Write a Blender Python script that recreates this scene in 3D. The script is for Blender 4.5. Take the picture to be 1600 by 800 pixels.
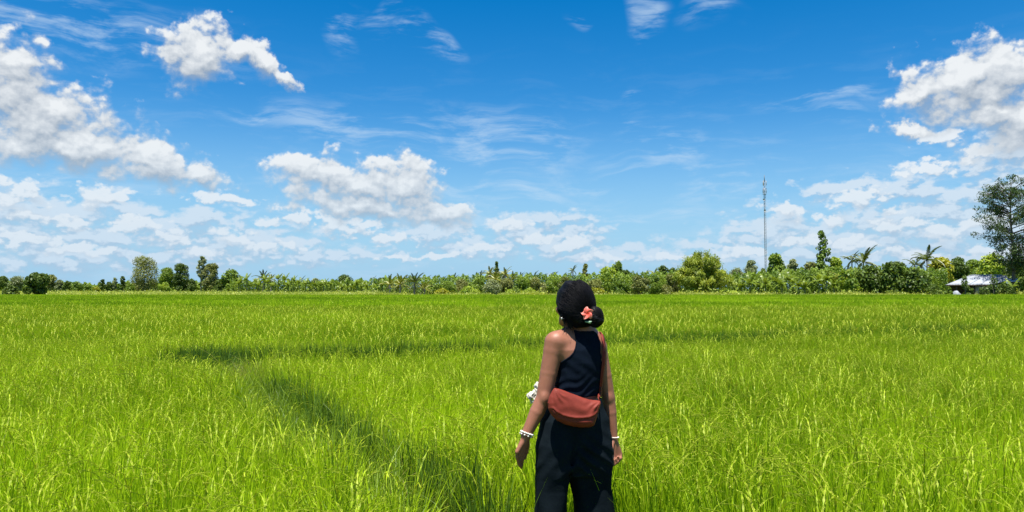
import bpy, bmesh, math, random
import numpy as np
from mathutils import Vector

for _o in list(bpy.data.objects):
    bpy.data.objects.remove(_o)
SC = bpy.context.scene
COL = SC.collection
PI = math.pi

# ------------------------------------------------------------------ camera
F = 1155.0                         # focal length in photograph pixels (1600 wide)
PITCH = math.atan(51.0 / F)
EYE = 1.53
cam = bpy.data.cameras.new('camera')
cam.sensor_width = 36.0
cam.lens = 36.0 * F / 1600.0
cam.clip_start = 0.05
cam.clip_end = 12000.0
camo = bpy.data.objects.new('camera', cam)
COL.objects.link(camo)
camo.location = (0, 0, EYE)
camo.rotation_euler = (PI / 2 + PITCH, 0, 0)
SC.camera = camo

# ------------------------------------------------------------------ light
SUN_AZ = math.radians(-162)         # measured clockwise from the view direction
SUN_EL = math.radians(75)
sun_dir = Vector((math.sin(SUN_AZ) * math.cos(SUN_EL), math.cos(SUN_AZ) * math.cos(SUN_EL), math.sin(SUN_EL)))
sl = bpy.data.lights.new('sun', 'SUN')
sl.energy = 5.0
sl.angle = math.radians(0.5)
sl.color = (1.0, 0.95, 0.87)
so = bpy.data.objects.new('sun', sl)
COL.objects.link(so)
so.rotation_euler = sun_dir.to_track_quat('Z', 'Y').to_euler()
so.location = (0, 0, 60)

SC.view_settings.view_transform = 'Standard'
SC.view_settings.look = 'None'
EXPOSURE = 1.0
SC.view_settings.exposure = EXPOSURE
SC.view_settings.gamma = 1.0
SC.view_settings.use_curve_mapping = False
SC.render.engine = 'CYCLES'
SC.cycles.max_bounces = 6
SC.cycles.diffuse_bounces = 3
SC.cycles.glossy_bounces = 2
SC.cycles.transmission_bounces = 4
SC.cycles.transparent_max_bounces = 6
SC.cycles.use_denoising = True


def ray(px, py):
    """Direction through a pixel of the photograph."""
    cx, cy = (px - 800) / F, (400 - py) / F
    c, s = math.cos(PITCH), math.sin(PITCH)
    return np.array([cx, c - s * cy, s + c * cy])


def P(px, py, d):
    r = ray(px, py)
    return np.array([0, 0, EYE]) + r * (d / r[1])


# ------------------------------------------------------------------ sky with clouds
world = bpy.data.worlds.new('World')
SC.world = world
world.use_nodes = True


class NT:
    """Small helper that writes node trees as expressions."""
    def __init__(self, nt):
        self.nt = nt

    def n(self, t, **kw):
        nd = self.nt.nodes.new(t)
        for k, v in kw.items():
            setattr(nd, k, v)
        return nd

    def put(self, sock, v):
        if isinstance(v, bpy.types.NodeSocket):
            self.nt.links.new(v, sock)
        else:
            sock.default_value = v

    def m(self, op, a, b=0.0, c=0.0, clamp=False):
        nd = self.n('ShaderNodeMath', operation=op, use_clamp=clamp)
        self.put(nd.inputs[0], a)
        if op not in ('SQRT', 'ABSOLUTE', 'ARCSINE', 'SINE', 'COSINE'):
            self.put(nd.inputs[1], b)
        if op in ('MULTIPLY_ADD', 'SMOOTH_MAX', 'SMOOTH_MIN'):
            self.put(nd.inputs[2], c)
        return nd.outputs[0]

    def v(self, op, a, b=None, scale=None):
        nd = self.n('ShaderNodeVectorMath', operation=op)
        self.put(nd.inputs[0], a)
        if b is not None:
            self.put(nd.inputs[1], b)
        if scale is not None:
            self.put(nd.inputs['Scale'], scale)
        return nd.outputs['Value'] if op in ('LENGTH', 'DOT_PRODUCT', 'DISTANCE') else nd.outputs[0]

    def xyz(self, x, y, z=0.0):
        nd = self.n('ShaderNodeCombineXYZ')
        for i, q in enumerate((x, y, z)):
            self.put(nd.inputs[i], q)
        return nd.outputs[0]

    def noise(self, vec, scale, detail=4.0, rough=0.55, color=False, lac=2.0, dims='2D'):
        nd = self.n('ShaderNodeTexNoise', noise_dimensions=dims)
        self.put(nd.inputs['Vector'], vec)
        nd.inputs['Scale'].default_value = scale
        nd.inputs['Detail'].default_value = detail
        nd.inputs['Roughness'].default_value = rough
        nd.inputs['Lacunarity'].default_value = lac
        return nd.outputs['Color' if color else 0]

    def ramp(self, x, a, b, lo=0.0, hi=1.0, smooth=True):
        nd = self.n('ShaderNodeMapRange', interpolation_type='SMOOTHSTEP' if smooth else 'LINEAR', clamp=True)
        self.put(nd.inputs[0], x)
        for i, q in zip((1, 2, 3, 4), (a, b, lo, hi)):
            self.put(nd.inputs[i], q)
        return nd.outputs[0]

    def mix(self, f, a, b):
        nd = self.n('ShaderNodeMix', data_type='RGBA')
        self.put(nd.inputs[0], f)
        self.put(nd.inputs[6], a)
        self.put(nd.inputs[7], b)
        return nd.outputs[2]


def azel(px, py):
    r = ray(px, py)
    r = r / np.linalg.norm(r)
    return math.degrees(math.atan2(r[0], r[1])), math.degrees(math.asin(r[2]))


DEG = 1.0 / 20.16                  # degrees per photograph pixel
# cumulus bodies: centre x, y, half width, half height (photo pixels of sky), tilt
CUMULUS = [
    (80, 232, 150, 34, -4), (560, 322, 140, 26, -6), (1545, 150, 100, 66, 0), (1420, 205, 40, 16, 0),
    (12, 138, 70, 78, 0), (50, 195, 110, 62, 0), (140, 222, 120, 46, -12), (232, 250, 90, 34, -14), (310, 272, 55, 22, -8),
    (308, 84, 58, 46, 10), (362, 80, 46, 22, 0), (412, 98, 46, 20, -28), (446, 126, 22, 12, -35),
    (492, 272, 66, 36, 0), (560, 292, 76, 40, -8), (632, 296, 66, 50, -15), (690, 334, 56, 27, -18), (600, 330, 110, 24, -8),
    (1500, 128, 78, 44, 8), (1562, 115, 72, 46, 0), (1600, 180, 66, 62, 0), (1452, 145, 46, 28, 0), (1555, 178, 62, 30, 0),
]
# small bright heads low in the sky
SMALL = [
    (163, 312, 42, 20, 0), (20, 304, 40, 22, 0), (345, 308, 44, 12, 0), (455, 342, 50, 19, 0), (535, 356, 70, 20, -8), (605, 374, 50, 11, -5),
    (1342, 318, 40, 24, 12), (1386, 332, 28, 11, 10), (1300, 344, 32, 14, -8), (1225, 334, 34, 22, 0), (1452, 262, 44, 15, 0), (1466, 212, 32, 14, 0), (1522, 238, 32, 13, 0),
    (60, 336, 52, 13, 0), (120, 350, 40, 12, 0), (205, 354, 46, 14, 0), (262, 370, 40, 12, 0), (365, 372, 44, 14, 0), (425, 384, 52, 12, 0), (612, 404, 24, 6, 0), (320, 396, 60, 10, 0),
    (100, 392, 70, 11, 0), (30, 376, 50, 12, 0), (790, 352, 32, 14, 0), (835, 372, 44, 12, 0), (898, 384, 40, 12, 0), (760, 388, 40, 8, 0), (930, 404, 50, 7, 0),
    (1400, 358, 46, 16, 0), (1250, 376, 46, 14, 0), (1330, 384, 60, 12, 0), (1480, 366, 50, 15, 0), (1545, 352, 44, 13, 0), (1440, 398, 70, 10, 0), (1170, 394, 46, 9, 0), (1570, 394, 60, 10, 0), (690, 402, 50, 6, 0), (1040, 402, 50, 6, 0),
]
# softer, greyer low cloud
LOWCLOUD = [
    (90, 330, 130, 22, 0), (300, 345, 70, 18, 0), (200, 405, 160, 18, 0), (1480, 330, 120, 22, 0), (1250, 405, 150, 16, 0), (1500, 405, 150, 18, 0), (680, 372, 70, 14, 0), (850, 345, 60, 14, 0),
    (30, 356, 95, 36, 0), (140, 366, 95, 28, 0), (245, 362, 75, 28, 0), (400, 384, 100, 24, 0), (322, 398, 90, 18, 0),
    (612, 404, 30, 8, 0), (60, 402, 130, 20, 0), (500, 398, 90, 14, 0),
    (812, 362, 60, 24, 0), (880, 376, 62, 24, 0), (750, 392, 70, 16, 0), (930, 402, 80, 14, 0),
    (1216, 368, 76, 28, 0), (1310, 376, 100, 30, 0), (1420, 370, 90, 34, 0), (1520, 366, 90, 34, 0), (1120, 390, 70, 14, 0),
    (1316, 290, 46, 13, 0), (1420, 296, 70, 20, 0), (1560, 300, 80, 22, 0), (1090, 404, 110, 12, 0), (1600, 240, 60, 24, 0),
]
# thin, streaky high cloud
CIRRUS = [
    (120, 45, 250, 50, 0), (515, 36, 46, 32, -25), (572, 20, 26, 20, 30), (650, 56, 80, 22, -12), (1002, 28, 50, 26, -35), (1086, 14, 40, 26, -25),
    (860, 43, 22, 12, 0), (1010, 138, 36, 8, -6), (985, 198, 40, 9, 0), (760, 226, 150, 62, -8), (1025, 242, 110, 44, 0),
    (1120, 306, 90, 26, 0), (1000, 340, 120, 22, 0), (780, 300, 130, 22, 0), (1335, 150, 110, 18, 2), (1350, 182, 50, 16, 0),
    (560, 205, 150, 40, -5), (420, 185, 120, 16, 0), (80, 280, 160, 18, 0), (660, 350, 120, 12, 0), (480, 312, 60, 10, 0), (740, 345, 90, 14, 0),
    (1560, 270, 90, 20, 0), (1000, 280, 200, 14, 0),
]
_r = random.Random(4)


def beyond(n, elmin, elmax, w, h):
    """The same kinds of cloud carried on round the rest of the sky, in degrees."""
    out = []
    while len(out) < n:
        a = _r.uniform(-180, 180)
        if abs(a) < 44:
            continue
        e = _r.uniform(elmin, elmax)
        out.append((a, e, w * _r.uniform(.5, 1.3), h * _r.uniform(.5, 1.3), _r.uniform(-15, 15)))
    return out


def todeg(lst):
    return [(*azel(x, y), a * DEG, b * DEG, t) for x, y, a, b, t in lst]


def near(blobs, box):
    """Only the bodies that can reach into one sector of the sky."""
    out = []
    for (u, e, a, b, tl) in blobs:
        r = math.radians(tl)
        ex = 1.6 * math.hypot(a * math.cos(r), b * math.sin(r)) + 1.3
        ey = 1.6 * math.hypot(a * math.sin(r), b * math.cos(r)) + 1.3
        for du in (-360, 0, 360):
            if box[0] - ex < u + du < box[1] + ex and box[2] - ey < e < box[3] + ey:
                out.append((u + du, e, a, b, tl))
    return out


def bodies(t, q, blobs):
    """Largest of 1 - (distance in body radii): positive inside a cloud body."""
    acc = None
    for (u, e, a, b, tilt) in blobs:
        mp = t.n('ShaderNodeMapping', vector_type='TEXTURE')
        if acc is None:
            t.put(mp.inputs[0], q)
        else:                        # evaluated one after the other, which keeps the shader's stack small
            ma = t.n('ShaderNodeVectorMath', operation='MULTIPLY_ADD')
            t.put(ma.inputs[0], acc)
            ma.inputs[1].default_value = (1e-7, 1e-7, 1e-7)
            t.put(ma.inputs[2], q)
            t.put(mp.inputs[0], ma.outputs[0])
        mp.inputs[1].default_value = (u, e, 0)
        mp.inputs[2].default_value = (0, 0, math.radians(tilt))
        mp.inputs[3].default_value = (a, b, 1)
        f = t.m('SUBTRACT', 1.0, t.v('LENGTH', mp.outputs[0]))
        acc = f if acc is None else t.m('SMOOTH_MAX', acc, f, 0.16)
    return acc


def group_of(name, ins, make):
    """A small node group, used again wherever the same sum is needed."""
    g = bpy.data.node_groups.new(name, 'ShaderNodeTree')
    for nm in ins:
        g.interface.new_socket(nm, in_out='INPUT', socket_type='NodeSocketVector')
    g.interface.new_socket('Value', in_out='OUTPUT', socket_type='NodeSocketFloat')
    s = NT(g)
    gi, go = s.n('NodeGroupInput'), s.n('NodeGroupOutput')
    s.put(go.inputs[0], make(s, *[gi.outputs[i] for i in range(len(ins))]))
    return g


def use(t, g, *args):
    gn = t.n('ShaderNodeGroup', node_tree=g)
    for i, x in enumerate(args):
        t.put(gn.inputs[i], x)
    return gn.outputs[0]


def billow(t, q, w):
    """Rounded heads and fine wisps of a cloud edge, about -0.5 to 0.5."""
    vo = t.n('ShaderNodeTexVoronoi', feature='F1', voronoi_dimensions='2D')
    t.put(vo.inputs['Vector'], t.v('ADD', q, t.v('SCALE', w, scale=1.3)))
    vo.inputs['Scale'].default_value = 0.58
    vo.inputs['Detail'].default_value = 2.0
    vo.inputs['Roughness'].default_value = 0.5
    puff = t.m('SUBTRACT', 0.50, vo.outputs['Distance'])
    fine = t.m('SUBTRACT', t.noise(q, 0.8, 7, 0.57), 0.5)
    return t.m('MULTIPLY_ADD', fine, 1.8, puff)


LAYERS = (
    # edge: width of the fade on lit heads and on undersides; base: brightness where nothing tilts either way
    dict(lst='low', edge=(1.0, 1.9), opac=0.88, dark=(0.40, 0.53, 0.69), lit=(0.74, 0.83, 0.92), relief=1.1, base=.42, warp=3.0, puff=1.05, bias=0.84, scale=(0.9, 1.7, 1)),
    dict(lst='small', edge=(0.50, 1.45), opac=0.92, dark=(0.42, 0.52, 0.64), lit=(0.88, 0.92, 0.95), relief=0.85, base=.46, warp=1.8, puff=0.78, bias=0.26, scale=(1.3, 1.9, 1)),
    dict(lst='cum', edge=(0.34, 1.15), opac=0.97, dark=(0.36, 0.43, 0.52), lit=(0.88, 0.91, 0.93), relief=0.95, base=.44, warp=2.4, puff=0.50, bias=0.30, scale=(0.8, 1.0, 1)),
)


def make_world():
    t = NT(world.node_tree)
    out = world.node_tree.nodes['World Output']
    first = world.node_tree.nodes['Background']
    world.node_tree.nodes.remove(first)
    sky = t.n('ShaderNodeTexSky', sky_type='NISHITA')
    sky.sun_disc = False
    sky.sun_elevation = SUN_EL
    sky.sun_rotation = SUN_AZ
    sky.altitude = 0
    sky.air_density = SKY_AIR
    sky.dust_density = SKY_DUST
    sky.ozone_density = SKY_OZONE
    tc = t.n('ShaderNodeTexCoord')
    d = t.v('NORMALIZE', tc.outputs['Generated'])
    sp = t.n('ShaderNodeSeparateXYZ')
    t.put(sp.inputs[0], d)
    az = t.m('MULTIPLY', t.m('ARCTAN2', sp.outputs[0], sp.outputs[1]), 180 / PI)
    el = t.m('MULTIPLY', t.m('ARCSINE', sp.outputs[2]), 180 / PI)
    q = t.xyz(az, el, 0.0)
    K = 10.0 / 2 ** EXPOSURE         # times the background strength of 0.1 this shows as white
    hs = t.n('ShaderNodeHueSaturation')
    hs.inputs['Hue'].default_value = SKY_HUE
    hs.inputs['Saturation'].default_value = SKY_SAT
    hs.inputs['Value'].default_value = SKY_VAL / 2 ** EXPOSURE
    t.put(hs.inputs['Color'], sky.outputs[0])
    # pale moist air low over the horizon
    clear = t.mix(t.ramp(el, -1.0, 15.0, 0.92, 0.0), hs.outputs[0], (0.31 * K, 0.59 * K, 0.86 * K, 1))

    def background(c):
        b = t.n('ShaderNodeBackground')
        t.put(b.inputs[0], c)
        b.inputs[1].default_value = 0.1
        return b.outputs[0]

    lists = dict(low=todeg(LOWCLOUD) + beyond(26, 1.5, 9, 5, 1.6), cum=todeg(CUMULUS) + beyond(24, 8, 40, 4.2, 2.3), small=todeg(SMALL) + beyond(36, 2, 9, 2.2, .7))
    cirrus = todeg(CIRRUS) + beyond(22, 6, 50, 11, 3)

    puffs = group_of('cloud_billow', ['Direction', 'Warp'], billow)

    def sector(box):
        """One sector of sky as a node group of its own."""
        g = bpy.data.node_groups.new('sky_sector', 'ShaderNodeTree')
        g.interface.new_socket('Direction', in_out='INPUT', socket_type='NodeSocketVector')
        g.interface.new_socket('Elevation', in_out='INPUT', socket_type='NodeSocketFloat')
        g.interface.new_socket('Clear', in_out='INPUT', socket_type='NodeSocketColor')
        g.interface.new_socket('Color', in_out='OUTPUT', socket_type='NodeSocketColor')
        s = NT(g)
        gi, go = s.n('NodeGroupInput'), s.n('NodeGroupOutput')
        # a hair's breadth of offset makes every sector's nodes its own, so the renderer never works out the others
        k = 1e-5 * (1 + len([x for x in bpy.data.node_groups if x.name.startswith('sky_sector')]))
        qs = s.v('ADD', gi.outputs[0], (k, k, 0))
        es = s.m('ADD', gi.outputs[1], k)
        s.put(go.inputs[0], sector_nodes(s, box, qs, es, gi.outputs[2]))
        return g

    def sector_nodes(t, box, q, el, clear):
        col = clear
        cl = near(cirrus, (box[0] - 4, box[1] + 4, box[2] - 2, box[3] + 2))
        wq = t.v('MULTIPLY', q, (0.16, 0.8, 1))
        ww = t.v('SUBTRACT', t.noise(q, 0.12, 2, 0.5, color=True), (.5, .5, .5))
        wq = t.v('ADD', wq, t.v('MULTIPLY', ww, (0.9, 1.6, 0)))
        streak = t.noise(wq, 1.0, 5, 0.64)
        ca = t.m('MULTIPLY', t.ramp(el, 2, 20, 0.26, 0.0), t.ramp(streak, 0.46, 0.78))
        if cl:
            patch = t.ramp(bodies(t, t.v('ADD', q, t.v('MULTIPLY', ww, (10, 4, 0))), cl), -0.25, 0.75)
            ca = t.m('MAXIMUM', t.m('MULTIPLY', t.m('MULTIPLY', patch, t.ramp(streak, 0.40, 0.74)), 0.52), ca)
        col = t.mix(ca, col, (0.60 * K, 0.76 * K, 0.92 * K, 1))
        w = t.v('SUBTRACT', t.noise(q, 0.26, 6, 0.62, color=True), (.5, .5, .5))
        for L in LAYERS:
            bl = near(lists[L['lst']], box)
            if not bl:
                continue
            wv = t.v('MULTIPLY', w, (L['warp'] * 1.3, L['warp'], 0))
            d = []
            bg = group_of('cloud_bodies', ['Direction'], lambda s_, q_: bodies(s_, q_, bl))
            for off in ((0, 0, 0), (-0.10, 0.26, 0), (-0.25, 0.85, 0)):
                qo = t.v('ADD', q, off)
                body = use(t, bg, t.v('ADD', qo, wv))
                n = use(t, puffs, t.v('MULTIPLY', qo, L['scale']), w)
                d.append(t.m('ADD', t.m('MULTIPLY_ADD', n, L['puff'], body), L['bias']))
            lg = t.m('MULTIPLY_ADD', t.m('SUBTRACT', d[0], d[1]), L['relief'] * .9, L['base'])
            lg = t.m('MULTIPLY_ADD', t.m('SUBTRACT', d[0], d[2]), L['relief'] * .75, lg, clamp=True)
            # heads have firm edges, undersides and trailing parts fade out
            wide = t.m('MULTIPLY_ADD', lg, L['edge'][0] - L['edge'][1], L['edge'][1])
            alpha = t.m('MULTIPLY', t.ramp(d[0], 0.0, wide), L['opac'])
            c = t.mix(lg, tuple(k * K for k in L['dark']) + (1,), tuple(k * K for k in L['lit']) + (1,))
            # distance pales and blues them towards the horizon
            c = t.mix(t.ramp(el, 1.0, 13.0, 0.40, 0.0), c, (0.44 * K, 0.64 * K, 0.84 * K, 1))
            col = t.mix(alpha, col, c)
        return col

    def sector_shader(box):
        gn = t.n('ShaderNodeGroup', node_tree=sector(box))
        for i, x in enumerate((q, el, clear)):
            t.put(gn.inputs[i], x)
        return background(gn.outputs[0])

    # building the groups first keeps node-tree updates quick
    def split(x, edges, make):
        """Binary choice between sectors: the renderer only works out the one a ray falls in."""
        if len(edges) == 2:
            return make(edges[0], edges[1])
        k = len(edges) // 2
        mx = t.n('ShaderNodeMixShader')
        t.put(mx.inputs[0], t.m('GREATER_THAN', x, edges[k]))
        t.put(mx.inputs[1], split(x, edges[:k + 1], make))
        t.put(mx.inputs[2], split(x, edges[k:], make))
        return mx.outputs[0]

    def band(e0, e1):
        if e1 <= 0:
            return background(clear)
        edges = {4: [-180, -120, -80, -52, -36, -28, -20, -13, -6, 2, 10, 18, 25, 31, 36, 52, 80, 120, 180],
                 9: [-180, -120, -80, -52, -36, -28, -20, -13, -6, 2, 10, 18, 25, 31, 36, 52, 80, 120, 180],
                 14: [-180, -110, -52, -36, -28, -18, -8, 4, 16, 26, 36, 52, 110, 180],
                 24: [-180, -110, -52, -36, -24, -12, 4, 20, 36, 52, 110, 180],
                 90: [-180, -90, -30, 30, 90, 180]}[e1]
        return split(az, edges, lambda a0, a1: sector_shader((a0, a1, e0, e1)))

    low = t.n('ShaderNodeMixShader')
    t.put(low.inputs[0], t.m('GREATER_THAN', el, -1.0))
    t.put(low.inputs[1], background(clear))
    t.put(low.inputs[2], split(el, [-1, 4, 9, 14, 24, 90], band))
    t.put(out.inputs[0], low.outputs[0])


SKY_HUE, SKY_SAT, SKY_VAL = 0.5, 1.46, 1.45
SKY_AIR, SKY_DUST, SKY_OZONE = 1.0, 0.3, 4.0
make_world()
world.cycles.sampling_method = 'NONE'

# ------------------------------------------------------------------ helpers
rng = np.random.default_rng(11)


def tag(o, label=None, cat=None, group=None, kind=None):
    if label:
        o['label'] = label
    if cat:
        o['category'] = cat
    if group:
        o['group'] = group
    if kind:
        o['kind'] = kind
    return o


def empty(name, loc=(0, 0, 0), rz=0.0, label=None, cat=None, group=None):
    o = bpy.data.objects.new(name, None)
    o.empty_display_size = 0.2
    COL.objects.link(o)
    o.location = loc
    o.rotation_euler = (0, 0, rz)
    return tag(o, label, cat, group)


def link(name, me, parent=None):
    o = bpy.data.objects.new(name, me)
    COL.objects.link(o)
    if parent is not None:
        o.parent = parent
    return o


class MB:
    """Collects vertices and faces (numpy) into one mesh, with a per-vertex tint."""
    def __init__(self):
        self.v, self.q, self.t3, self.tint, self.n = [], [], [], [], 0

    def add(self, v, quads=None, tris=None, tint=0.5):
        v = np.asarray(v, np.float32).reshape(-1, 3)
        if quads is not None and len(quads):
            self.q.append(np.asarray(quads, np.int32).reshape(-1, 4) + self.n)
        if tris is not None and len(tris):
            self.t3.append(np.asarray(tris, np.int32).reshape(-1, 3) + self.n)
        self.v.append(v)
        self.tint.append(np.broadcast_to(np.asarray(tint, np.float32), (len(v),)))
        self.n += len(v)
        return self

    def arrays(self):
        z = np.zeros
        v = np.concatenate(self.v) if self.v else z((0, 3), np.float32)
        q = np.concatenate(self.q) if self.q else z((0, 4), np.int32)
        t3 = np.concatenate(self.t3) if self.t3 else z((0, 3), np.int32)
        return v, q, t3, np.concatenate(self.tint)

    def mesh(self, name, mat, smooth=False):
        v, q, t3, tint = self.arrays()
        me = bpy.data.meshes.new(name)
        me.vertices.add(len(v))
        me.vertices.foreach_set('co', v.ravel())
        nl = q.size + t3.size
        me.loops.add(nl)
        me.loops.foreach_set('vertex_index', np.concatenate([q.ravel(), t3.ravel()]).astype(np.int32))
        npoly = len(q) + len(t3)
        me.polygons.add(npoly)
        start = np.concatenate([np.arange(len(q)) * 4, q.size + np.arange(len(t3)) * 3]).astype(np.int32)
        me.polygons.foreach_set('loop_start', start)
        if smooth:
            me.polygons.foreach_set('use_smooth', np.ones(npoly, bool))
        a = me.attributes.new('tint', 'FLOAT', 'POINT')
        a.data.foreach_set('value', np.ascontiguousarray(tint, np.float32))
        me.update(calc_edges=True)
        me.validate()
        if mat is not None:
            me.materials.append(mat)
        return me

    def build(self, name, mat, parent=None, smooth=False):
        return link(name, self.mesh(name, mat, smooth), parent)

    # ---- shapes
    def box(self, lo, hi, tint=.5):
        x0, y0, z0 = lo
        x1, y1, z1 = hi
        v = [(x0, y0, z0), (x1, y0, z0), (x1, y1, z0), (x0, y1, z0), (x0, y0, z1), (x1, y0, z1), (x1, y1, z1), (x0, y1, z1)]
        f = [(0, 3, 2, 1), (4, 5, 6, 7), (0, 1, 5, 4), (1, 2, 6, 5), (2, 3, 7, 6), (3, 0, 4, 7)]
        return self.add(v, f, tint=tint)

    def tube(self, pts, rad, sides=7, tint=.5, caps=True):
        pts = np.asarray(pts, float)
        rad = np.broadcast_to(np.asarray(rad, float), (len(pts),))
        d = np.gradient(pts, axis=0)
        d /= np.linalg.norm(d, axis=1)[:, None] + 1e-9
        ref = np.array([0, 0, 1.0]) if abs(d[0][2]) < .9 else np.array([1.0, 0, 0])
        u = np.cross(d, ref)
        u /= np.linalg.norm(u, axis=1)[:, None] + 1e-9
        w = np.cross(d, u)
        a = np.arange(sides) * 2 * PI / sides
        ring = (pts[:, None] + rad[:, None, None] * (np.cos(a)[None, :, None] * u[:, None] + np.sin(a)[None, :, None] * w[:, None]))
        k = len(pts)
        i = np.arange(k - 1)[:, None] * sides
        j = np.arange(sides)[None]
        jn = (j + 1) % sides
        q = np.stack([i + j, i + jn, i + sides + jn, i + sides + j], -1).reshape(-1, 4)
        v = ring.reshape(-1, 3)
        tr = None
        if caps:
            v = np.concatenate([v, pts[:1], pts[-1:]])
            n0 = k * sides
            tr = [(n0, b, a_) for a_, b in zip(range(sides), [(x + 1) % sides for x in range(sides)])]
            tr += [(n0 + 1, (k - 1) * sides + a_, (k - 1) * sides + (a_ + 1) % sides) for a_ in range(sides)]
        return self.add(v, q, tr, tint)

    def leaves(self, c, size, up=None, wid=0.55, tint=None, bend=0.0, r=None):
        """Diamond leaves at points c, random turn; up biases the leaf normal."""
        r = r or rng
        c = np.asarray(c, float)
        n = len(c)
        size = np.broadcast_to(np.asarray(size, float), (n,))
        nrm = r.normal(size=(n, 3)) + (np.array([0, 0, .9]) if up is None else up)
        nrm /= np.linalg.norm(nrm, axis=1)[:, None]
        t = r.normal(size=(n, 3))
        t -= nrm * (t * nrm).sum(1)[:, None]
        t /= np.linalg.norm(t, axis=1)[:, None] + 1e-9
        b = np.cross(nrm, t)
        L = size[:, None]
        dn = np.array([0, 0, -1.0]) * L * bend
        v = np.stack([c - t * L * .5, c + b * L * wid * .5 - t * L * .05, c + t * L * .5 + dn, c - b * L * wid * .5 - t * L * .05], 1)
        if tint is None:
            tint = r.uniform(.1, .9, n)
        q = np.arange(n * 4).reshape(-1, 4)
        return self.add(v.reshape(-1, 3), q, tint=np.repeat(np.broadcast_to(tint, (n,)), 4))


def lin(r, g, b):
    f = lambda c: (c / 255 / 12.92) if c <= 10 else ((c / 255 + .055) / 1.055) ** 2.4
    return (f(r), f(g), f(b), 1)


def mat_new(name):
    m = bpy.data.materials.new(name)
    m.use_nodes = True
    nt = m.node_tree
    for nd in list(nt.nodes):
        nt.nodes.remove(nd)
    t = NT(nt)
    return m, t, t.n('ShaderNodeOutputMaterial')


def leaf_mat(name, dark, light, trans=0.4, gloss=0.06, rand=0.25, trans_tint=(1.25, 1.15, 0.45), patch=0.0, rough=.5):
    """Leaf: diffuse plus light through the blade plus a thin sheen; colour runs over the tint attribute."""
    m, t, out = mat_new(name)
    at = t.n('ShaderNodeAttribute', attribute_name='tint')
    oi = t.n('ShaderNodeObjectInfo')
    f = t.m('ADD', at.outputs['Fac'], t.m('MULTIPLY', t.m('SUBTRACT', oi.outputs['Random'], 0.5), rand))
    if patch:
        ge = t.n('ShaderNodeNewGeometry')
        pn = t.noise(t.v('MULTIPLY', ge.outputs['Position'], (1, 1, 0.1)), 0.35, 3, .6)
        f = t.m('ADD', f, t.m('MULTIPLY', t.m('SUBTRACT', pn, 0.5), patch))
        pn2 = t.noise(t.v('MULTIPLY', ge.outputs['Position'], (.35, 1, 0.1)), 0.09, 2, .5)
        f = t.m('ADD', f, t.m('MULTIPLY', t.m('SUBTRACT', pn2, 0.5), patch))
    f = t.m('ADD', f, 0.0, clamp=True)
    c = t.mix(f, dark, light)
    df = t.n('ShaderNodeBsdfDiffuse')
    t.put(df.inputs[0], c)
    tr = t.n('ShaderNodeBsdfTranslucent')
    t.put(tr.inputs[0], t.v('MULTIPLY', c, trans_tint))
    mx = t.n('ShaderNodeMixShader')
    mx.inputs[0].default_value = trans
    t.put(mx.inputs[1], df.outputs[0])
    t.put(mx.inputs[2], tr.outputs[0])
    gl = t.n('ShaderNodeBsdfGlossy')
    gl.inputs[0].default_value = (1, 1, 1, 1)
    gl.inputs['Roughness'].default_value = rough
    m2 = t.n('ShaderNodeMixShader')
    m2.inputs[0].default_value = gloss
    t.put(m2.inputs[1], mx.outputs[0])
    t.put(m2.inputs[2], gl.outputs[0])
    t.put(out.inputs[0], m2.outputs[0])
    return m


def solid_mat(name, c1, c2=None, scale=8.0, rough=.7, bump=0.0, spec=.3, metal=0.0, stretch=(1, 1, 1), detail=5, sss=0.0, coord='Object', sheen=0.0):
    m, t, out = mat_new(name)
    p = t.n('ShaderNodeBsdfPrincipled')
    tc = t.n('ShaderNodeTexCoord')
    vec = t.v('MULTIPLY', tc.outputs[coord], stretch)
    n = t.noise(vec, scale, detail, .6, dims='3D')
    t.put(p.inputs['Base Color'], t.mix(t.ramp(n, .3, .7), c1, c2 or c1))
    p.inputs['Roughness'].default_value = rough
    p.inputs['Specular IOR Level'].default_value = spec
    p.inputs['Metallic'].default_value = metal
    if sheen:
        p.inputs['Sheen Weight'].default_value = sheen
    if sss:
        p.inputs['Subsurface Weight'].default_value = sss
        p.inputs['Subsurface Radius'].default_value = (.012, .005, .003)
    if bump:
        b = t.n('ShaderNodeBump')
        b.inputs['Strength'].default_value = bump
        b.inputs['Distance'].default_value = 0.02
        t.put(b.inputs['Height'], n)
        t.put(p.inputs['Normal'], b.outputs[0])
    t.put(out.inputs[0], p.outputs[0])
    return m


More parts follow.
